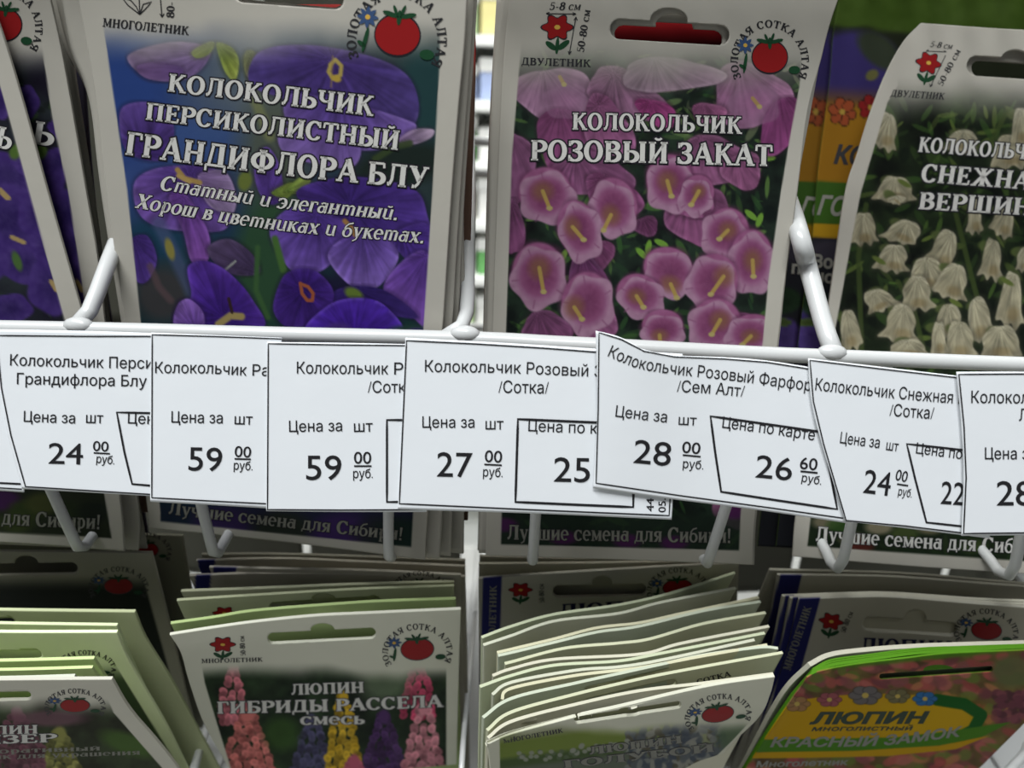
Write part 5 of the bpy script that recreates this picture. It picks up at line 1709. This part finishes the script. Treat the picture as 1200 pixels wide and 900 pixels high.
for i in range(4):
    d = (2, 4.5, 7, 9)[i]
    hung('bright green edged packet, %s behind the yellow lupin packet' % ('fourth', 'third', 'second', 'next')[i], [(953 - i * 1.0, 783 + d * .9), (975, 772 + d), (1020, 766 + d * .9), (1075, 759 + d * .85), (1130, 757 + d * .7), (1200, 755 + d * .5), (1290, 752 + d * .5)], group='bright green edged lupin packets', base=(62, 104, 22), th=.0005, left=[(935 + i * .7, 806), (921 + i * .7, 824), (876 + i * .7, 892)], nu=200, nv=90, damp=.3, slots=[slot_sdf(1034, 794, 1160, 785, 4.5)])


def red_castle(c):
    X, Y = c.X, c.Y
    al = np.arange(len(X))
    n = fbm(X, Y, 22, 4, 23)
    c.C = np.array([112, 92, 50]) + (n[:, None] - .5) * np.array([80, 90, 40])
    rs = random.Random(8)
    for _ in range(620):
        x, y = rs.uniform(870, 1270), rs.uniform(768, 960)
        c.ell(x, y, rs.uniform(5, 13), rs.uniform(3, 7), rs.choice([(186, 92, 84), (168, 76, 72), (196, 128, 84), (150, 84, 84), (110, 128, 50), (196, 110, 100), (124, 66, 70)]), rs.uniform(-30, 30), .45, .8)
    c.mix(al, sm(789, 783, Y + (X - 960) * .10) * .9, (80, 138, 24))
    for _ in range(80):
        x, y = rs.uniform(1165, 1230), rs.uniform(810, 845)
        c.ell(x, y, 6, 4, rs.choice([(116, 60, 72), (140, 76, 84), (90, 50, 56)]), 0, .4, .9)
    c.ell(1186, 787, 24, 18, (104, 110, 66), 0, .4, .9)
    # yellow lens with its green swoosh
    c.ell(1000, 850, 152, 36, (206, 160, 4), -3, .05)
    c.ell(1085, 842, 66, 26, (214, 172, 10), 0, .6, .6)
    c.stroke([(1098, 820), (1130, 825), (1150, 838), (1140, 856), (1120, 866)], 7, (16, 92, 22), 1.4)
    c.stroke([(1098, 819), (1120, 823), (1146, 836)], 4, (16, 92, 22), 1.4)
    c.poly([(860, 867), (950, 866), (1050, 864), (1110, 857), (1185, 846), (1150, 864), (1100, 874), (1000, 880), (860, 882)], (74, 130, 22))
    c.poly([(860, 882), (1000, 881), (1100, 874), (1160, 862), (1120, 878), (1040, 886), (950, 888), (860, 889)], (206, 160, 6))
    for (x, y, rr, col) in ((934, 825, 16, (170, 126, 80)), (972, 820, 15, (160, 84, 90)), (1014, 815, 20, (112, 106, 104)), (1052, 816, 15, (120, 112, 74)), (1084, 819, 15, (48, 110, 168))):
        for k in range(6):
            a = k * 1.047
            c.ell(x + math.cos(a) * rr * .56, y + math.sin(a) * rr * .34, rr * .46, rr * .26, tone(col, .5), 0, .2, .7)
            c.ell(x + math.cos(a) * rr * .56, y + math.sin(a) * rr * .34, rr * .40, rr * .22, col, 0, .2)
        c.ell(x, y, rr * .2, rr * .16, (206, 180, 90), 0, .3)
    c.C *= 0.74


S, o = hung('yellow and red lupin packet, front of the fourth lower basket', [(946, 794), (960, 787), (1000, 779), (1065, 771), (1110, 766), (1200, 762), (1290, 758)], left=[(938, 806), (925, 824), (880, 892)], group=G4, nu=340, nv=200, base=(66, 108, 26), vpow=1.0, vmax=.7, damp=.3, th=.0005,
            slots=[slot_sdf(1034, 793, 1160, 784, 3.6, (1100, 785, 18, 6))], paint=red_castle)
sans_text(S, o, 'ЛЮПИН', [(950, 848), (1088, 847)], 13, m=mat('dark_green_ink', (0.02, 0.035, 0.02), .5), name='title_lettering', offset=.05, shear=.3)
sans_text(S, o, 'многолистный', [(951, 856.5), (1070, 855.5)], 6, m=mat('dark_green_ink', (0, 0, 0)), name='title_lettering', offset=.02, shear=.3)
sans_text(S, o, 'КРАСНЫЙ ЗАМОК', [(903, 875), (1030, 873), (1128, 862)], 11, m=M_CREAM, name='title_lettering', offset=.03, shear=.3)
sans_text(S, o, 'Многолетник', [(886, 899), (994, 896)], 7, m=M_CREAM, name='caption_lettering', offset=.03, shear=.2)

# ================================================================== price tags
GP = 'paper price tags along the rail'
TAGS = []


def price_tag(label, top, bottom, left, right, Y, a=0.0, b=0.0, bulge=None):
    S = Coons(top, bottom, left, right, Y + .0025, .12, b, bulge)
    o = sheet('price_tag', S, 90, 60, 0.00025, m=M_TAG)
    tag(o, label, 'price tag', GP)
    return S, o


TY = 0.1945
ST = 0.0007


def tx(S, o, t, base, h, name='lettering', off=0.004, **k):
    return sans_text(S, o, t, base, h * 1.11, name=name, offset=off, lift=0.00012, **k)


def ln(S, o, P, w=1.4, name='frame_line'):
    return line_px(S, o, P, w * 1.2, name=name, lift=0.00012)


# 1: mostly out of the picture
S, o = price_tag('price tag at the picture edge, mostly covered by the first 24 tag', [(-150, 384), (24, 388)], [(-140, 566), (28, 577)], [(-150, 384), (-140, 566)], [(24, 388), (30, 480), (28, 577)], TY)
ln(S, o, [[(-140, 559), (26, 567)]], 1.8)
ln(S, o, [[(-140, 563), (26, 573)]], 1.2)
# 2: 24 at left
S, o = price_tag('price tag reading 24, leftmost whole one, with a two line name', [(-6, 386), (100, 388), (190, 391)], [(26, 573), (100, 577), (205, 583)], [(-6, 386), (-1, 450), (8, 505), (26, 573)], [(190, 391), (198, 480), (205, 583)], TY - ST)
tx(S, o, 'Колокольчик Персиколистный', [(12, 428), (120, 431), (270, 433)], 12, 'name_lettering')
tx(S, o, 'Грандифлора Блу', [(20, 450), (172, 453)], 12, 'name_lettering')
tx(S, o, 'Цена за', [(28, 494), (88, 496)], 11.5, 'unit_lettering')
tx(S, o, 'шт', [(101, 495.5), (121, 496)], 11.5, 'unit_lettering')
tx(S, o, '24', [(57, 543), (97, 544)], 23, 'price_lettering')
tx(S, o, '00', [(109, 528), (127, 529)], 11, 'price_lettering', .008)
tx(S, o, 'руб.', [(113, 542), (134, 544)], 9, 'price_lettering', .008)
ln(S, o, [[(110, 530.5), (129, 531.5)]], 1.5, 'underline')
tx(S, o, 'Цена по карте', [(150, 496), (270, 500)], 11.5, 'card_lettering')
ln(S, o, [[(180, 484), (137, 483), (146, 530), (155, 567), (190, 570)]], 2, 'card_price_box')
ln(S, o, [[(195, 394), (100, 394), (-4, 393), (2, 455), (13, 510), (30, 570), (110, 575), (190, 580)]], 1.3)
# 3: 59
S, o = price_tag('price tag reading 59, first of the two 59 tags, behind the other', [(177, 390), (250, 393), (330, 396)], [(176, 588), (250, 592), (335, 597)], [(177, 390), (176, 490), (176, 588)], [(330, 396), (335, 597)], TY - 2 * ST)
tx(S, o, 'Колокольчик', [(182, 437), (240, 437.5), (289, 440)], 12, 'name_lettering')
tx(S, o, 'Рапунцель', [(296, 440), (390, 442)], 12, 'name_lettering')
tx(S, o, 'Цена за', [(201, 495), (261, 496)], 12, 'unit_lettering')
tx(S, o, 'шт', [(275, 497), (296, 497.5)], 11.5, 'unit_lettering')
tx(S, o, '59', [(221, 551), (260, 552)], 26, 'price_lettering')
tx(S, o, '00', [(275, 535), (294, 536)], 12, 'price_lettering', .008)
tx(S, o, 'руб.', [(274, 550), (296, 551)], 9.5, 'price_lettering', .008)
ln(S, o, [[(275, 537.5), (294, 538)]], 1.6, 'underline')
ln(S, o, [[(330, 397), (250, 394), (178.5, 392), (178, 583), (250, 587), (330, 591)]], 1.3)
# 4: 59
S, o = price_tag('price tag reading 59, second of the two 59 tags, in front', [(313, 401), (400, 402), (500, 404)], [(312, 599), (400, 600), (500, 600)], [(313, 401), (312, 500), (312, 599)], [(500, 404), (500, 600)], TY - 3 * ST)
tx(S, o, 'Колокольчик', [(348, 437.5), (455, 438.5)], 12.5, 'name_lettering')
tx(S, o, 'Рапун', [(462, 438.5), (520, 439)], 12.5, 'name_lettering')
tx(S, o, '/Сотка/', [(431, 460), (490, 460)], 12.5, 'name_lettering')
tx(S, o, 'Цена за', [(339, 506), (401, 505)], 12, 'unit_lettering')
tx(S, o, 'шт', [(415, 506), (437, 505.5)], 12, 'unit_lettering')
tx(S, o, '59', [(359, 562), (400, 562)], 27, 'price_lettering')
tx(S, o, '00', [(415, 543), (435, 543)], 13, 'price_lettering', .008)
tx(S, o, 'руб.', [(414, 560), (437, 560)], 10, 'price_lettering', .008)
ln(S, o, [[(415, 546), (435.5, 546)]], 1.6, 'underline')
ln(S, o, [[(490, 492), (453.5, 492), (453.5, 588), (490, 588)]], 2.2, 'card_price_box')
ln(S, o, [[(495, 405), (400, 404), (314.5, 402.5), (313.5, 597), (400, 597.5), (495, 597)]], 1.3)
# 5: 27
S, o = price_tag('price tag reading 27 with 25 in a thick box', [(475, 396), (590, 402), (700, 409), (800, 415)], [(466, 597), (630, 602), (787, 609)], [(475, 396), (471, 500), (466, 597)], [(800, 415), (787, 609)], TY - 4 * ST)
tx(S, o, 'Колокольчик Розовый Закат', [(498, 435.5), (590, 437), (690, 441), (744, 443)], 12.5, 'name_lettering')
tx(S, o, '/Сотка/', [(584, 460), (643, 461)], 13, 'name_lettering')
tx(S, o, 'Цена за', [(495, 501), (556, 501)], 12, 'unit_lettering')
tx(S, o, 'шт', [(569, 503), (590, 503)], 12, 'unit_lettering')
tx(S, o, '27', [(512, 558), (553, 559)], 27, 'price_lettering')
tx(S, o, '00', [(568, 541), (588, 542)], 13, 'price_lettering', .008)
tx(S, o, 'руб.', [(566, 558), (589, 559)], 10, 'price_lettering', .008)
ln(S, o, [[(567.5, 544), (588, 545)]], 1.6, 'underline')
tx(S, o, 'Цена по карте', [(619, 505), (695, 508), (738, 510)], 12, 'card_lettering')
tx(S, o, '25', [(649, 564), (691, 565)], 27, 'card_lettering')
ln(S, o, [[(742, 500), (700, 495), (607, 491), (604, 588), (670, 591), (742, 594), (744, 500)]], 2.4, 'card_price_box')
tx(S, o, '44', [(766, 599), (766, 584)], 8, 'date_lettering', .008)
tx(S, o, '05.', [(780, 600), (780, 584)], 8, 'date_lettering', .008)
ln(S, o, [[(795, 420), (640, 408), (560, 403), (476.5, 399), (468, 590), (620, 597), (784, 604), (795, 420)]], 1.4)
# 6: 28 curled
topc = [(698, 388), (712, 391), (728, 396), (742, 403), (755, 410), (790, 416.5), (850, 419), (900, 423), (965, 433)]
S, o = price_tag('price tag reading 28 and 26, with a curled up corner', topc, [(695, 572), (780, 584), (890, 598), (992, 613)], [(698, 388), (700, 480), (695, 572)], [(965, 433), (975, 500), (992, 613)], TY - 5.5 * ST, bulge=lambda u, v: -0.0022 * np.exp(-((u - .2) / .25) ** 2) * (1 - v))
tx(S, o, 'Колокольчик Розовый Фарфор', [(712, 417), (728, 424), (750, 432), (790, 438.5), (850, 445), (950, 458)], 12.5, 'name_lettering')
tx(S, o, '/Сем Алт/', [(793, 459), (830, 461), (872, 465)], 12.5, 'name_lettering')
tx(S, o, 'Цена за', [(721, 488), (781, 495)], 12, 'unit_lettering')
tx(S, o, 'шт', [(795, 497.5), (816, 498.5)], 11, 'unit_lettering')
tx(S, o, '28', [(742, 542), (785, 546)], 26, 'price_lettering')
tx(S, o, '00', [(799, 530), (820, 532)], 12.5, 'price_lettering', .008)
tx(S, o, 'руб.', [(800, 548), (824, 550)], 9.5, 'price_lettering', .008)
ln(S, o, [[(800, 533), (821, 535)]], 1.6, 'underline')
ln(S, o, [[(962.5, 506), (900, 497), (832.5, 487.5), (838, 530), (845, 576), (910, 586), (981, 596.5), (972, 550), (962.5, 506)]], 2.2, 'card_price_box')
tx(S, o, 'Цена по карте', [(846, 501), (900, 508), (954, 516)], 12, 'card_lettering')
tx(S, o, '26', [(885, 559), (927, 563)], 25, 'card_lettering')
tx(S, o, '60', [(937, 549), (957, 551)], 13, 'card_lettering', .008)
tx(S, o, 'руб.', [(939, 564), (962, 568)], 9, 'card_lettering', .008)
ln(S, o, [[(938, 552), (958, 554)]], 1.8, 'underline')
ln(S, o, [[(965, 435), (900, 424.5), (850, 420.5), (790, 418), (755, 411.5), (728, 397.5), (702, 389.5), (701, 480), (698.5, 566), (800, 581), (900, 594.5), (988, 607)]], 1.3)
# 7: 24 right
S, o = price_tag('price tag reading 24 with 22 in a slanted box', [(947, 420), (1040, 431), (1150, 444)], [(991, 611), (1060, 619), (1160, 631)], [(947, 420), (951, 470), (963, 520), (991, 611)], [(1150, 444), (1160, 631)], TY - 7 * ST)
tx(S, o, 'Колокольчик Снежная Вершина', [(955, 457), (1040, 466), (1122, 473), (1185, 478)], 13, 'name_lettering')
tx(S, o, '/Сотка/', [(1042, 487), (1094, 491)], 13, 'name_lettering')
tx(S, o, 'Цена за', [(984, 519), (1030, 525)], 12, 'unit_lettering')
tx(S, o, 'шт', [(1038, 527), (1052, 529)], 11, 'unit_lettering')
tx(S, o, '24', [(1011, 577), (1042, 581)], 26, 'price_lettering')
tx(S, o, '00', [(1048.5, 562), (1062, 565)], 12, 'price_lettering', .008)
tx(S, o, 'руб.', [(1052, 580), (1068, 583)], 9, 'price_lettering', .008)
ln(S, o, [[(1051, 567), (1064, 569)]], 1.6, 'underline')
ln(S, o, [[(1145, 529), (1100, 524), (1062.5, 520), (1072, 560), (1085.5, 612), (1150, 619)]], 2, 'card_price_box')
tx(S, o, 'Цена по карте', [(1073, 531), (1128, 538), (1170, 543)], 11.5, 'card_lettering')
tx(S, o, '22', [(1102, 590), (1129, 592)], 25, 'card_lettering')
ln(S, o, [[(1145, 445), (1040, 433), (949, 422), (953, 470), (965, 520), (991.5, 610), (1060, 616), (1150, 627)]], 1.3)
# 8: 28 right edge
S, o = price_tag('price tag reading 28, last one before the picture edge', [(1121, 436), (1200, 436), (1330, 438)], [(1127, 628), (1330, 626)], [(1121, 436), (1127, 500), (1129.5, 560), (1127, 628)], [(1330, 438), (1330, 626)], TY - 8.5 * ST)
tx(S, o, 'Колокольчик', [(1138, 472), (1243, 473)], 13, 'name_lettering')
tx(S, o, 'Лакт', [(1194, 493), (1230, 493)], 13, 'name_lettering')
tx(S, o, 'Цена за', [(1154, 538), (1213, 538)], 12.5, 'unit_lettering')
tx(S, o, '28', [(1168, 592), (1210, 592)], 27, 'price_lettering')
ln(S, o, [[(1320, 439), (1200, 438), (1123.5, 438.5), (1129.5, 500), (1132, 560), (1129, 625), (1320, 623)]], 1.4)

# ------------------------------------------------------------------ origins: every thing carries its own place
for o in list(COL.objects):
    if o.parent is None and o.type == 'MESH' and o.get('kind') != 'structure':
        n = len(o.data.vertices)
        co = np.empty(n * 3)
        o.data.vertices.foreach_get('co', co)
        co = co.reshape(-1, 3)
        lo, hi = co.min(0), co.max(0)
        org = Vector(((lo[0] + hi[0]) / 2, (lo[1] + hi[1]) / 2, lo[2]))
        T = Matrix.Translation(-org)
        o.data.transform(T)
        for ch in o.children:
            ch.data.transform(T)
        o.location = org
